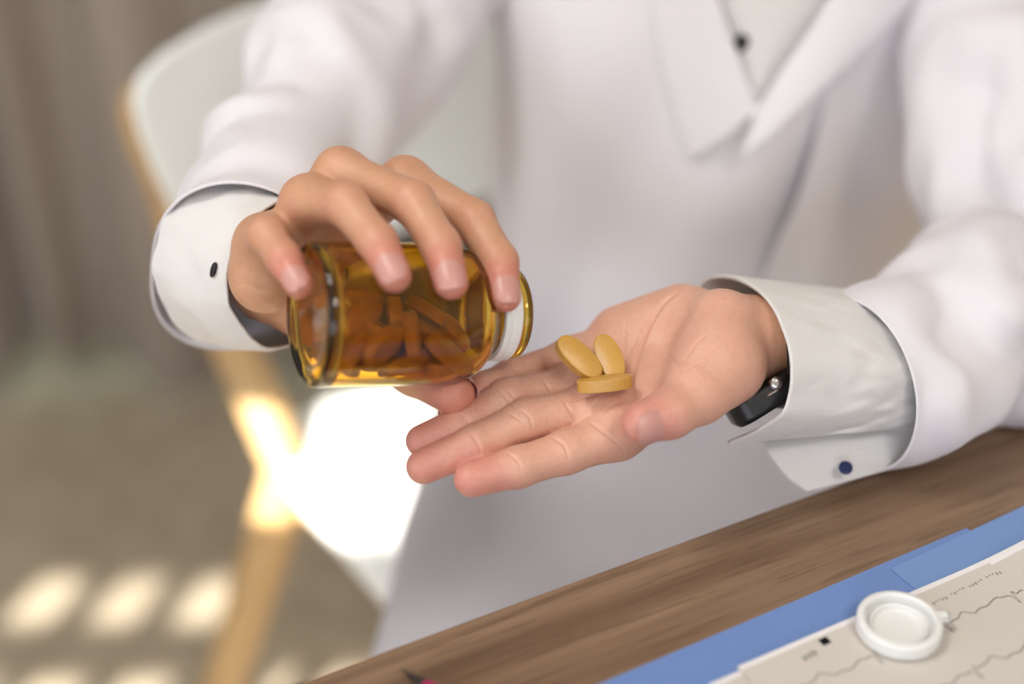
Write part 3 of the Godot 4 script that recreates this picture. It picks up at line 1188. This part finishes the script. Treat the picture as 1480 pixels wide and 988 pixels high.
	done = [[ri, [0.0118, 0.0103, 0.0092, 0.0081]], [rm, [0.0120, 0.0108, 0.0096, 0.0085]], [rr, [0.0115, 0.0105, 0.0095, 0.0084]], [rl, [0.0115, 0.0092, 0.0083, 0.0073]], [rt, [0.0150, 0.0130, 0.0122, 0.0112]]]
	for d in done:
		f.chain(d[0], d[1], 0.004)
		f.finger_done(d[0], 0.009)
	cr = []
	for q in [[Vector3(-0.1358, 0.8831, 0.0298), Vector3(-0.1277, 0.8805, 0.0315), Vector3(-0.1197, 0.8796, 0.0321)], [Vector3(-0.1365, 0.8781, 0.0330), Vector3(-0.1288, 0.8737, 0.0359), Vector3(-0.1218, 0.8714, 0.0374)]]:
		cr.append([q, 0.0012, 0.0006, Vector3(0, 0.5, 0.85)])
	for q in [[Vector3(-0.0271, 0.9119, 0.0170), Vector3(-0.0222, 0.9148, 0.0151)], [Vector3(-0.0557, 0.9264, 0.0314), Vector3(-0.0500, 0.9310, 0.0285)], [Vector3(-0.0856, 0.9297, 0.0377), Vector3(-0.0786, 0.9336, 0.0351)], [Vector3(-0.0663, 0.9191, 0.0636), Vector3(-0.0588, 0.9240, 0.0604)], [Vector3(-0.0391, 0.9136, 0.0553), Vector3(-0.0282, 0.9172, 0.0529)], [Vector3(-0.0116, 0.8975, 0.0407), Vector3(-0.0007, 0.9004, 0.0388)], [Vector3(-0.1125, 0.9114, 0.0627), Vector3(-0.1040, 0.9160, 0.0596)]]:
		cr.append([q, 0.0012, 0.0004, Vector3(0, 0.6, 0.8)])
	tips = [ri[3], rm[3], rr[3], rl[3], rt[3]]
	var tip_pink := srgb(208, 132, 116).srgb_to_linear()
	var knuckles := [ri[1], rm[1], rr[1], rl[1], ri[0], rm[0], rr[0], ri[2], rm[2], rr[2], rl[2]]
	var paint_back := func(p: Vector3, nn: Vector3, d: float) -> Color:
		var near := 1.0
		for q in tips:
			near = minf(near, p.distance_to(q))
		var kn := 1.0
		for q in knuckles:
			kn = minf(kn, p.distance_to(q))
		var b: float = 0.5 + 0.5 * noise.get_noise_3d(p.x * 55.0, p.y * 55.0, p.z * 55.0)
		var m: float = 0.5 + 0.5 * noise.get_noise_3d(p.x * 240.0, p.y * 240.0, p.z * 240.0)
		var s := back_skin.lerp(palm_skin, b * 0.35)
		s = s.lerp(tip_pink, clampf(smoothstep(0.026, 0.009, near) * 0.85 + smoothstep(0.017, 0.010, kn) * 0.14, 0.0, 1.0))
		return s * (0.93 + 0.12 * m)
	skin_part(f, v, n, c, t, cr, paint_back)

	# ---------------- arms, trunk and neck under the clothes
	var sh_r := Vector3(0.005, 1.02, -0.375)
	var sh_l := Vector3(0.365, 1.02, -0.455)
	var el_r := Vector3(-0.0981, 0.8878, -0.2892)
	var el_l := Vector3(0.3126, 0.7963, -0.0987)
	f = Field.new(Vector3(-0.25, 0.45, -0.62), Vector3(0.50, 1.26, 0.10), 0.012)
	f.chain([f2.lerp(w2, 0.55), f2, el_r, sh_r], [0.024, 0.029, 0.036, 0.046], 0.02)
	f.chain([wr.lerp(fore, 0.15), fore, el_l, sh_l], [0.021, 0.021, 0.034, 0.046], 0.012)
	for s in [[sh_r, sh_l, 0.05, 0.05], [Vector3(0.12, 0.93, -0.37), Vector3(0.25, 0.93, -0.41), 0.085, 0.085], [Vector3(0.13, 0.75, -0.36), Vector3(0.22, 0.75, -0.38), 0.085, 0.085], [Vector3(0.10, 0.56, -0.38), Vector3(0.20, 0.56, -0.41), 0.085, 0.085], [Vector3(0.184, 1.0, -0.41), Vector3(0.188, 1.21, -0.405), 0.06, 0.052]]:
		f.bone(s[0], s[1], s[2], s[3], 0.05)
	for z in [Vector3(0.06, 0.535, -0.36), Vector3(0.19, 0.535, -0.39)]:
		f.bone(z, z + Vector3(0.0, -0.005, 0.40), 0.075, 0.06, 0.03)
	f.palm_done()
	skin_part(f, v, n, c, t, [], func(_p: Vector3, _n: Vector3, _d: float) -> Color: return back_skin)
	var body := obj("body", arr_mesh(v, n, t, PackedVector2Array(), c), M.skin, who)

	var cam_dir := Vector3(0, 0.545, 0.839)
	for q in [[ri, Vector3(0.25, 0.5, 0.8), 0.0081], [rm, Vector3(0.10, 0.5, 0.85), 0.0085], [rr, Vector3(0.08, 0.5, 0.85), 0.0084], [rl, Vector3(0.05, 0.5, 0.85), 0.0073], [rt, Vector3(0.85, 0.25, -0.3), 0.0112]]:
		nail("nail", q[0][3], q[0][2], q[1], q[2], body)
	nail("nail", thumb[3], thumb[2], Vector3(0.12, 0.22, 0.95), 0.0108, body)
	for q in [[idx, 0.0089], [mid, 0.0089], [rin, 0.0084], [lit, 0.0074]]:
		nail("nail", q[0][3], q[0][2], -cam_dir, q[1], body)

	clothes(who, el_l, sh_l)


# soft slanting folds of a loose sleeve; flare hangs out at the lower outer side of the opening
func sleeve_fold(seed_: float, amp: float, flare: float) -> Callable:
	return func(u: float, an: float, p: Vector3) -> float:
		var wob := noise.get_noise_3d(p.x * 6.0 + seed_, p.y * 6.0, p.z * 6.0)
		var s1 := sin(u * 34.0 + 1.6 * sin(an + seed_) + 5.0 * wob)
		var s2 := sin(u * 21.0 - 2.0 * an + seed_ + 4.0 * wob)
		var sharp := signf(s1) * pow(absf(s1), 0.7)
		var a := 0.45 * sharp * (0.4 + 0.6 * sin(an * 2.0 + u * 7.0 + seed_)) + 0.35 * s2 + 0.5 * wob
		var hang := exp(-pow((an - 3.9) / 0.55, 2.0)) * (1.0 - smoothstep(0.0, 0.16, u)) * flare
		return amp * 0.75 * a * smoothstep(0.0, 0.10, u) - 0.0018 + hang


func clothes(who: Node3D, el_l: Vector3, sh_l: Vector3) -> void:
	# coat trunk
	var rows := []
	for i in 41:
		var y := lerpf(0.52, 1.17, i / 40.0)
		var line := PackedVector3Array()
		for j in 160:
			line.append(torso_point(y, TAU * j / 160.0))
		rows.append(line)
	var coat := obj("coat", sheet(rows, 0.002, true), M.coat, who)
	# pale grey cloth over the thighs, running under the table
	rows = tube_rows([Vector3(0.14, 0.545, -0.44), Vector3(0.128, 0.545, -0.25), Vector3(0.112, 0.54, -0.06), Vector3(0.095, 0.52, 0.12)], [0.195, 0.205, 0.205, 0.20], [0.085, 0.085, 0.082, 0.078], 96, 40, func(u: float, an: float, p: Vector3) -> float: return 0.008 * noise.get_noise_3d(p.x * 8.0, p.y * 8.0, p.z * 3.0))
	obj("lap_cloth", sheet(rows, 0.002, true), M.lap_cloth, who)
	# sleeves, from the opening up to the shoulder
	rows = tube_rows([Vector3(-0.1457, 0.8573, -0.0310), Vector3(-0.1388, 0.8617, -0.0994), Vector3(-0.1260, 0.8713, -0.1772), Vector3(-0.1000, 0.8916, -0.2858), Vector3(-0.0595, 0.9289, -0.3577), Vector3(0.015, 1.01, -0.375), Vector3(0.06, 1.045, -0.385)], [0.053, 0.053, 0.055, 0.065, 0.068, 0.066, 0.05], [0.055, 0.053, 0.055, 0.065, 0.068, 0.066, 0.05], 96, 90, sleeve_fold(2.0, 0.017, 0.017))
	obj("coat_sleeve", sheet(rows, 0.0018, true), M.coat, who)
	rows = tube_rows([Vector3(0.1900, 0.8026, 0.0045), Vector3(0.2331, 0.8031, -0.0208), Vector3(0.2773, 0.8072, -0.0557), Vector3(0.3226, 0.7983, -0.1119), el_l.lerp(sh_l, 0.3), el_l.lerp(sh_l, 0.65), Vector3(0.352, 1.01, -0.45), Vector3(0.31, 1.045, -0.445)], [0.048, 0.053, 0.058, 0.064, 0.070, 0.070, 0.068, 0.05], [0.052, 0.056, 0.060, 0.064, 0.070, 0.070, 0.068, 0.05], 96, 90, sleeve_fold(6.0, 0.019, 0.0))
	for r in rows:   # the sleeve lies on the desk
		for j in r.size():
			if r[j].y < 0.7545:
				r[j] = Vector3(r[j].x, 0.7545 - (0.7545 - r[j].y) * 0.12, r[j].z)
	obj("coat_sleeve", sheet(rows, 0.0018, true), M.coat, who)
	# lapels, shirt front
	var v_left := [Vector2(-0.0894, 0.9500), Vector2(-0.0822, 0.9328), Vector2(-0.0680, 0.8995), Vector2(-0.0525, 0.8646)]
	var v_right := [Vector2(-0.0039, 0.9457), Vector2(-0.0146, 0.9292), Vector2(-0.0339, 0.8976), Vector2(-0.0520, 0.8645)]
	var o_left := [Vector2(-0.1263, 0.9495), Vector2(-0.1212, 0.9281), Vector2(-0.1099, 0.8839), Vector2(-0.0894, 0.8266)]
	var o_right := [Vector2(0.0538, 0.9406), Vector2(0.0353, 0.9214), Vector2(-0.0169, 0.8813), Vector2(-0.0691, 0.8350)]
	obj("shirt_front", ribbon(v_left, v_right, 0.002, 0.002, 0.001), M.shirt, who)
	obj("lapel", ribbon(o_left, v_left, 0.004, 0.010, 0.003), M.coat, who)
	obj("lapel", ribbon(v_right, o_right, 0.009, 0.024, 0.003), M.coat, who)
	obj("coat_front_edge", ribbon([Vector2(0.0040, 0.8738), Vector2(-0.0076, 0.8123), Vector2(-0.0221, 0.7567), Vector2(-0.0283, 0.6936)], [Vector2(0.0346, 0.8659), Vector2(0.0307, 0.8025), Vector2(0.0254, 0.7447), Vector2(0.0278, 0.6779)], 0.015, 0.0015, 0.003, true), M.coat, who)
	var but := obj("shirt_button", lathe(rounded([[0.0, -0.001], [0.006, -0.001], [0.006, 0.0015], [0.0035, 0.001], [0.0, 0.001]], 0.001)), M.button, who)
	var bp := Vector2(-0.0643, 0.9051)
	but.position = front_point(bp.x, bp.y, 0.006)
	but.basis = Basis(TORSO_R, TORSO_F, -Vector3.UP)

	# cuffs of the shirt
	rows = tube_rows([Vector3(-0.1567, 0.8511, -0.0520), Vector3(-0.1373, 0.8567, -0.0306), Vector3(-0.1213, 0.8615, -0.0134)], [0.0505, 0.046, 0.0375], [0.0505, 0.046, 0.0405], 96, 30, func(u: float, an: float, p: Vector3) -> float: return 0.0035 * noise.get_noise_3d(p.x * 22.0, p.y * 22.0, p.z * 22.0))
	obj("shirt_cuff", sheet(rows, 0.0016, true), M.shirt, who)
	var b2 := obj("cuff_button", lathe(rounded([[0.0, -0.001], [0.0042, -0.001], [0.0042, 0.0015], [0.0, 0.0015]], 0.0008)), M.button, who)
	var on: Vector3 = rows[25][0]
	var spot := Vector3(-0.1507, 0.8802, 0.0137)
	for q in rows[25]:
		if q.distance_to(spot) < on.distance_to(spot):
			on = q
	var mid_ring := Vector3.ZERO
	for q in rows[25]:
		mid_ring += q / rows[25].size()
	var out: Vector3 = (on - mid_ring).normalized()
	b2.position = on + out * 0.0012
	b2.basis = Basis(Vector3.UP.cross(out).normalized() * -1.0, out, Vector3.UP).orthonormalized() * Basis.from_scale(Vector3(0.45, 0.7, 1.0))
	var front := [Vector3(0.1294, 0.7956, -0.0029), Vector3(0.1081, 0.8123, -0.0197), Vector3(0.1044, 0.8452, -0.0291), Vector3(0.1198, 0.8573, -0.0190), Vector3(0.1345, 0.8624, 0.0146), Vector3(0.1411, 0.8515, 0.0479), Vector3(0.1397, 0.8288, 0.0602), Vector3(0.1288, 0.8146, 0.0599), Vector3(0.1132, 0.8020, 0.0562)]
	var back := [Vector3(0.1993, 0.7546, -0.0060), Vector3(0.1928, 0.7864, -0.0445), Vector3(0.1953, 0.8241, -0.0512), Vector3(0.2061, 0.8358, -0.0349), Vector3(0.2165, 0.8430, -0.0014), Vector3(0.2210, 0.8276, 0.0205), Vector3(0.2215, 0.8098, 0.0273), Vector3(0.2172, 0.8003, 0.0311), Vector3(0.2127, 0.7935, 0.0307)]
	obj("shirt_cuff", loft(front, back, 0.0024, 24, 110, 0.010), M.shirt, who)
	obj("cuff_flap", loft([Vector3(0.1380, 0.7800, 0.0276), Vector3(0.1403, 0.7764, 0.0323), Vector3(0.1501, 0.7660, 0.0390), Vector3(0.1609, 0.7587, 0.0426)], [Vector3(0.2288, 0.7952, 0.0177), Vector3(0.2255, 0.7845, 0.0223), Vector3(0.2199, 0.7738, 0.0257), Vector3(0.2124, 0.7642, 0.0283)], 0.0016, 24, 40, 0.006), M.shirt, who)
	var b3 := obj("cuff_button", lathe(rounded([[0.0, -0.001], [0.0038, -0.001], [0.0038, 0.0015], [0.0, 0.0015]], 0.0008)), M.blue_button, who)
	b3.position = Vector3(0.1804, 0.7735, 0.0413)
	b3.basis = Basis(Vector3(1, 0, 0), Vector3(0, 0.9, 0.436), Vector3(0, -0.436, 0.9))
	watch()


func watch() -> void:
	var w := thing("wristwatch", "black wristwatch with silver side button under the cuff of the open hand", "watch")
	var ctr := Vector3(0.1426, 0.8283, 0.0081)
	var up := Vector3(0.1418, 0.8516, -0.0118) - ctr
	var side := Vector3(0.1548, 0.8393, 0.0296) - ctr
	var ax := side.cross(up).normalized()
	var rows := []
	for i in 7:
		var u := i / 6.0 - 0.5
		var line := PackedVector3Array()
		for j in 72:
			var a := TAU * j / 72
			var bulge := 1.0 - 0.10 * u * u * 4.0
			line.append(ctr + (up * cos(a) + side * sin(a)) * bulge + ax * u * 0.021)
		rows.append(line)
	obj("strap", sheet(rows, 0.0026, true), M.black_rubber, w)
	# the case sits on the back of the wrist, its side with the button towards the desk
	var along := (Vector3(0.1484, 0.8239, 0.0301) - Vector3(0.1177, 0.8079, 0.0404)).normalized()
	var out := (Vector3(0, 0.545, 0.839) - along * Vector3(0, 0.545, 0.839).dot(along)).normalized()
	var thin := out.cross(along)
	var cs := obj("watch_case", plate(round_rect(0.040, 0.036, 0.010), 0.0135, 0.003), M.black_rubber, w)
	cs.position = Vector3(0.1323, 0.8136, 0.0320)
	cs.basis = Basis(along, -out, thin)
	var st := obj("button", lathe(rounded([[0.0, -0.002], [0.0036, -0.002], [0.0036, 0.0012], [0.002, 0.0022], [0.0, 0.0022]], 0.001)), M.steel, w)
	st.position = Vector3(0.1366, 0.8303, 0.0432)
	st.basis = Basis(along, out, along.cross(out))
	var lp := obj("glint_bar", chamfer_box(Vector3(0.007, 0.0022, 0.0022), 0.0008), M.steel, w)  # bright steel bar standing in for a highlight on the case side
	lp.position = Vector3(0.1352, 0.8261, 0.0453)
	lp.basis = Basis(along, out, along.cross(out))


# ------------------------------------------------------------------ bottle and tablets
func tablet_mesh() -> ArrayMesh:
	var out := PackedVector2Array()
	for i in 56:
		var a := TAU * i / 56
		var p := Vector2(cos(a), sin(a))
		out.append(Vector2(signf(p.x) * pow(absf(p.x), 0.92) * 0.0142, signf(p.y) * pow(absf(p.y), 0.86) * 0.0067))
	return plate(out, 0.0062, 0.0006, null, 0.0010)


func bottle_and_tablets() -> void:
	var a0 := Vector3(-0.0996, 0.8852, 0.0642)
	var a1 := Vector3(-0.0018, 0.8607, 0.0229)
	var ay := (a1 - a0).normalized()
	var ax := ay.cross(Vector3(0, 0.545, 0.839)).normalized()
	var az := ax.cross(ay)
	var b := thing("medicine_bottle", "amber glass medicine bottle with white neck ring, tilted in the hand", "bottle")
	b.position = a0
	b.basis = Basis(ax, ay, az)
	var outer := rounded([[0.0, 0.0035], [0.024, 0.0025], [0.028, 0.0], [0.0355, 0.0], [0.036, 0.071], [0.0325, 0.086], [0.0215, 0.0945], [0.0215, 0.1065], [0.0238, 0.1075], [0.0238, 0.112], [0.0188, 0.112], [0.0188, 0.0935], [0.0295, 0.084], [0.0332, 0.070], [0.0328, 0.006], [0.0, 0.0075]], 0.0045, 5)
	obj("glass", lathe(outer, 96), M.amber, b)
	var ring := rounded([[0.0219, 0.0962], [0.0248, 0.0962], [0.0248, 0.0995], [0.0240, 0.1000], [0.0240, 0.1012], [0.0248, 0.1017], [0.0248, 0.1055], [0.0219, 0.1055], [0.0219, 0.0962]], 0.0006, 3)
	obj("neck_ring", lathe(ring, 72), M.white_plastic, b)

	var tm := tablet_mesh()
	# three tablets on the palm
	var spots := [
		[Vector3(0.0341, 0.8450, 0.0414), Vector3(0.0455, 0.8361, 0.0472) - Vector3(0.0227, 0.8540, 0.0356), Vector3(0.30, 0.74, 0.62), "yellow tablet on the palm nearest the fingers, broad face up"],
		[Vector3(0.0506, 0.8405, 0.0359), Vector3(0.0544, 0.8346, 0.0482) - Vector3(0.0463, 0.8460, 0.0252), Vector3(0.05, 0.58, 0.81), "yellow tablet leaning upright in the palm behind the edge-on one"],
		[Vector3(0.0473, 0.8363, 0.0518), Vector3(0.0615, 0.8375, 0.0511) - Vector3(0.0336, 0.8351, 0.0526), Vector3(0.0, 0.93, -0.36), "yellow tablet lying edge-on across the front of the other two"]]
	for i in 3:
		var s: Array = spots[i]
		var o := obj("tablet" if i == 0 else "tablet_%03d" % i, tm, M.pill, self)
		tag(o, s[3], "tablet", "tablets on the open palm")
		var x: Vector3 = s[1].normalized()
		var z: Vector3 = (s[2] - x * s[2].dot(x)).normalized()
		o.position = s[0]
		o.basis = Basis(x, z.cross(x), z)
	# tablets inside: settle at the low side of the bottle
	var rng := RandomNumberGenerator.new()
	rng.seed = 4
	var inv := b.basis.inverse()
	var low := inv * Vector3.DOWN
	var down := Vector3(low.x, 0, low.z).normalized()
	var over := down.cross(Vector3.UP)
	var placed := []
	var n := 3
	for layer in 9:
		var level := 0.0275 - layer * 0.0058
		for tries in 500:
			if placed.size() >= 25 * 5:
				break
			var p := down * level + over * rng.randf_range(-0.03, 0.03) + Vector3.UP * rng.randf_range(0.014, 0.082)
			var x := (Vector3.UP * rng.randf_range(-1, 1) + over * rng.randf_range(-1, 1) + down * rng.randf_range(-0.35, 0.35)).normalized()
			var ok := true
			var mine := []
			for k in [-0.0102, -0.0051, 0.0, 0.0051, 0.0102]:
				var q: Vector3 = p + x * k
				if Vector2(q.x, q.z).length() > 0.0286 or q.y < 0.0135 or q.y > 0.085 - maxf(0.0, Vector2(q.x, q.z).length() - 0.012) * 0.3:
					ok = false
				mine.append(q)
			if ok:
				for q in mine:
					for r in placed:
						if q.distance_to(r) < 0.0074:
							ok = false
							break
					if not ok:
						break
			if ok:
				placed.append_array(mine)
				var o := obj("tablet_%03d" % n, tm, M.pill, self)
				n += 1
				tag(o, "tablet heaped inside the tilted amber bottle", "tablet", "tablets inside the amber bottle")
				var z := (-Vector3(p.x, 0, p.z).normalized() + Vector3(rng.randf_range(-0.8, 0.8), rng.randf_range(-0.8, 0.8), rng.randf_range(-0.8, 0.8)))
				z = (z - x * z.dot(x)).normalized()
				o.position = b.position + b.basis * p
				o.basis = b.basis * Basis(x, z.cross(x), z)


# ------------------------------------------------------------------ on the desk
func ecg_texture() -> ImageTexture:
	var w := 1024
	var h := 700
	var im := Image.create(w, h, false, Image.FORMAT_RGB8)
	im.fill(srgb(208, 201, 193))
	im.fill_rect(Rect2i(0, 0, w, 10), srgb(236, 232, 232))
	for i in range(0, w, 17):
		im.fill_rect(Rect2i(i, 10, 1, h - 10), srgb(218, 203, 194))
	for j in range(10, h, 17):
		im.fill_rect(Rect2i(0, j, w, 1), srgb(218, 203, 194))
	var ink := srgb(88, 84, 82)
	im.fill_rect(Rect2i(153, 15, 17, 15), srgb(14, 16, 18))
	# letters beside the square
	var glyph := {"a": ["0000", "0110", "0001", "0111", "1001", "0111"], "V": ["1001", "1001", "1001", "0110", "0110", "0110"], "R": ["1110", "1001", "1001", "1110", "1010", "1001"]}
	var gx := 104
	for ch in ["a", "V", "R"]:
		for y in 6:
			for x in 4:
				if glyph[ch][y][x] == "1":
					im.fill_rect(Rect2i(gx + x * 2, 30 + y * 2, 2, 2), ink)
		gx += 11
	var rng := RandomNumberGenerator.new()
	rng.seed = 12
	for k in 26:   # a row of small print, too blurred in the photograph to read
		if k % 6 != 5:
			im.fill_rect(Rect2i(380 + k * 7, 36 - k / 8 + rng.randi_range(-1, 1), 4, rng.randi_range(3, 7)), srgb(150, 144, 140))
	for row in 6:
		var base := 88.0 + row * 102.0
		var prev := base
		for x in w:
			var ph := fmod(x + row * 31.0, 150.0)
			var y := base + 2.5 * sin(x * 0.05) + 1.5 * sin(x * 0.21)
			y -= 7.0 * exp(-pow((ph - 34.0) / 9.0, 2.0))
			y += 20.0 * exp(-pow((ph - 62.0) / 2.0, 2.0))
			y -= 9.0 * exp(-pow((ph - 67.0) / 2.5, 2.0))
			y -= 11.0 * exp(-pow((ph - 105.0) / 13.0, 2.0))
			var a := int(minf(prev, y))
			im.fill_rect(Rect2i(x, clampi(a, 0, h - 4), 1, maxi(2, int(absf(y - prev)) + 2)), ink)
			prev = y
	return image_tex(im)


func desk_things() -> void:
	# blue folder under the papers
	var e := (Vector3(0.2430, 0.7500, 0.0646) - Vector3(0.0423, 0.7500, 0.1755)).normalized()
	var inn := Vector3(-e.z, 0, e.x)
	var fo := thing("folder", "blue plastic folder lying under the printed chart on the desk", "folder")
	fo.position = Vector3(0.0423, 0.7500, 0.1755) - e * 0.06
	fo.basis = Basis(e, Vector3.UP, inn)
	obj("cover", chamfer_box(Vector3(0.29, 0.0012, 0.23), 0.0005, Vector3(0.145, 0.0008, 0.115)), M.folder, fo)
	obj("inner_flap", chamfer_box(Vector3(0.20, 0.0008, 0.20), 0.0003, Vector3(0.335, 0.0018, 0.102), Basis(Vector3.UP, 0.035)), M.folder_lip, fo)

	var pe := (Vector3(0.2396, 0.7530, 0.0954) - Vector3(0.1067, 0.7530, 0.1674)).normalized()
	var pin := Vector3(-pe.z, 0, pe.x)
	var pm := mat(Color.WHITE, 0.75, 0.3)
	pm.albedo_texture = ecg_texture()
	var sheets := [["chart_paper", Vector3(0.1066, 0.7535, 0.1678), "printed heart-trace chart paper with black square mark under the white cap", 0.030], ["chart_paper_001", Vector3(0.0921, 0.7524, 0.1778), "second chart paper mostly hidden under the printed one", 0.028]]
	for k in 2:
		var s: Array = sheets[k]
		var v := PackedVector3Array()
		var n := PackedVector3Array()
		var uv := PackedVector2Array()
		var t := PackedInt32Array()
		var nx := 40
		for side in 2:
			for j in 2:
				for i in nx + 1:
					var x := 0.30 * i / nx
					var y := 0.205 * j
					var lift: float = 0.0 if x < 0.135 else s[3] * pow((x - 0.135) / 0.165, 2.0)
					var q: Vector3 = s[1] + pe * x + pin * y + Vector3.UP * (lift - 0.0003 * side)
					v.append(q)
					var slope: float = 0.0 if x < 0.135 else 2.0 * s[3] * (x - 0.135) / (0.165 * 0.165)
					n.append((Vector3.UP - pe * slope).normalized() * (1.0 if side == 0 else -1.0))
					uv.append(Vector2(x / 0.30, y / 0.205))
			for i in nx:
				var a := side * 2 * (nx + 1) + i
				t.append_array(PackedInt32Array([a, a + 1, a + nx + 1, a + 1, a + nx + 2, a + nx + 1]))
		var o := obj(s[0], arr_mesh(v, n, t, uv), pm, self)
		tag(o, s[2], "paper")

	# white cap lying with its inside up
	var cap := thing("bottle_cap", "white plastic bottle cap lying inside-up on the chart paper", "cap")
	cap.position = Vector3(0.1876, 0.7542, 0.1456)
	obj("cap_body", lathe(rounded([[0.0, 0.0], [0.0185, 0.0], [0.0205, 0.0015], [0.0205, 0.0085], [0.0175, 0.0095], [0.0165, 0.0085], [0.0165, 0.0035], [0.0145, 0.0030], [0.0138, 0.0062], [0.0128, 0.0062], [0.0122, 0.0028], [0.0, 0.0028]], 0.0012, 4), 72), M.white_plastic, cap)
	var tab := obj("tab", plate(round_rect(0.007, 0.007, 0.0026), 0.0022, 0.0008), M.white_plastic, cap)
	tab.rotation_degrees.x = -90
	tab.position = Vector3(0.0215, 0.0075, -0.003)

	# pen: only its tip reaches into the picture
	var p := thing("pen", "pen with dark metal tip and magenta grip at the desk's near edge", "pen")
	var tip := Vector3(-0.0518, 0.7560, 0.1716)
	p.position = tip
	var back := (Vector3(-0.0318, 0.7560, 0.1906) - tip).normalized()
	var side := back.cross(Vector3.UP).normalized()
	p.basis = Basis(side, back, side.cross(back))
	obj("tip", lathe(rounded([[0.0, 0.0], [0.0006, 0.0], [0.0008, 0.003], [0.0028, 0.014], [0.003, 0.016], [0.0, 0.016]], 0.0004), 32), M.steel_dark, p)
	obj("grip", lathe(rounded([[0.0, 0.0155], [0.0032, 0.0155], [0.0046, 0.026], [0.0046, 0.050], [0.0, 0.050]], 0.0008), 32), M.magenta, p)
	obj("barrel", lathe(rounded([[0.0, 0.050], [0.0044, 0.050], [0.0044, 0.132], [0.0025, 0.140], [0.0, 0.140]], 0.0008), 32), M.black_rubber, p)
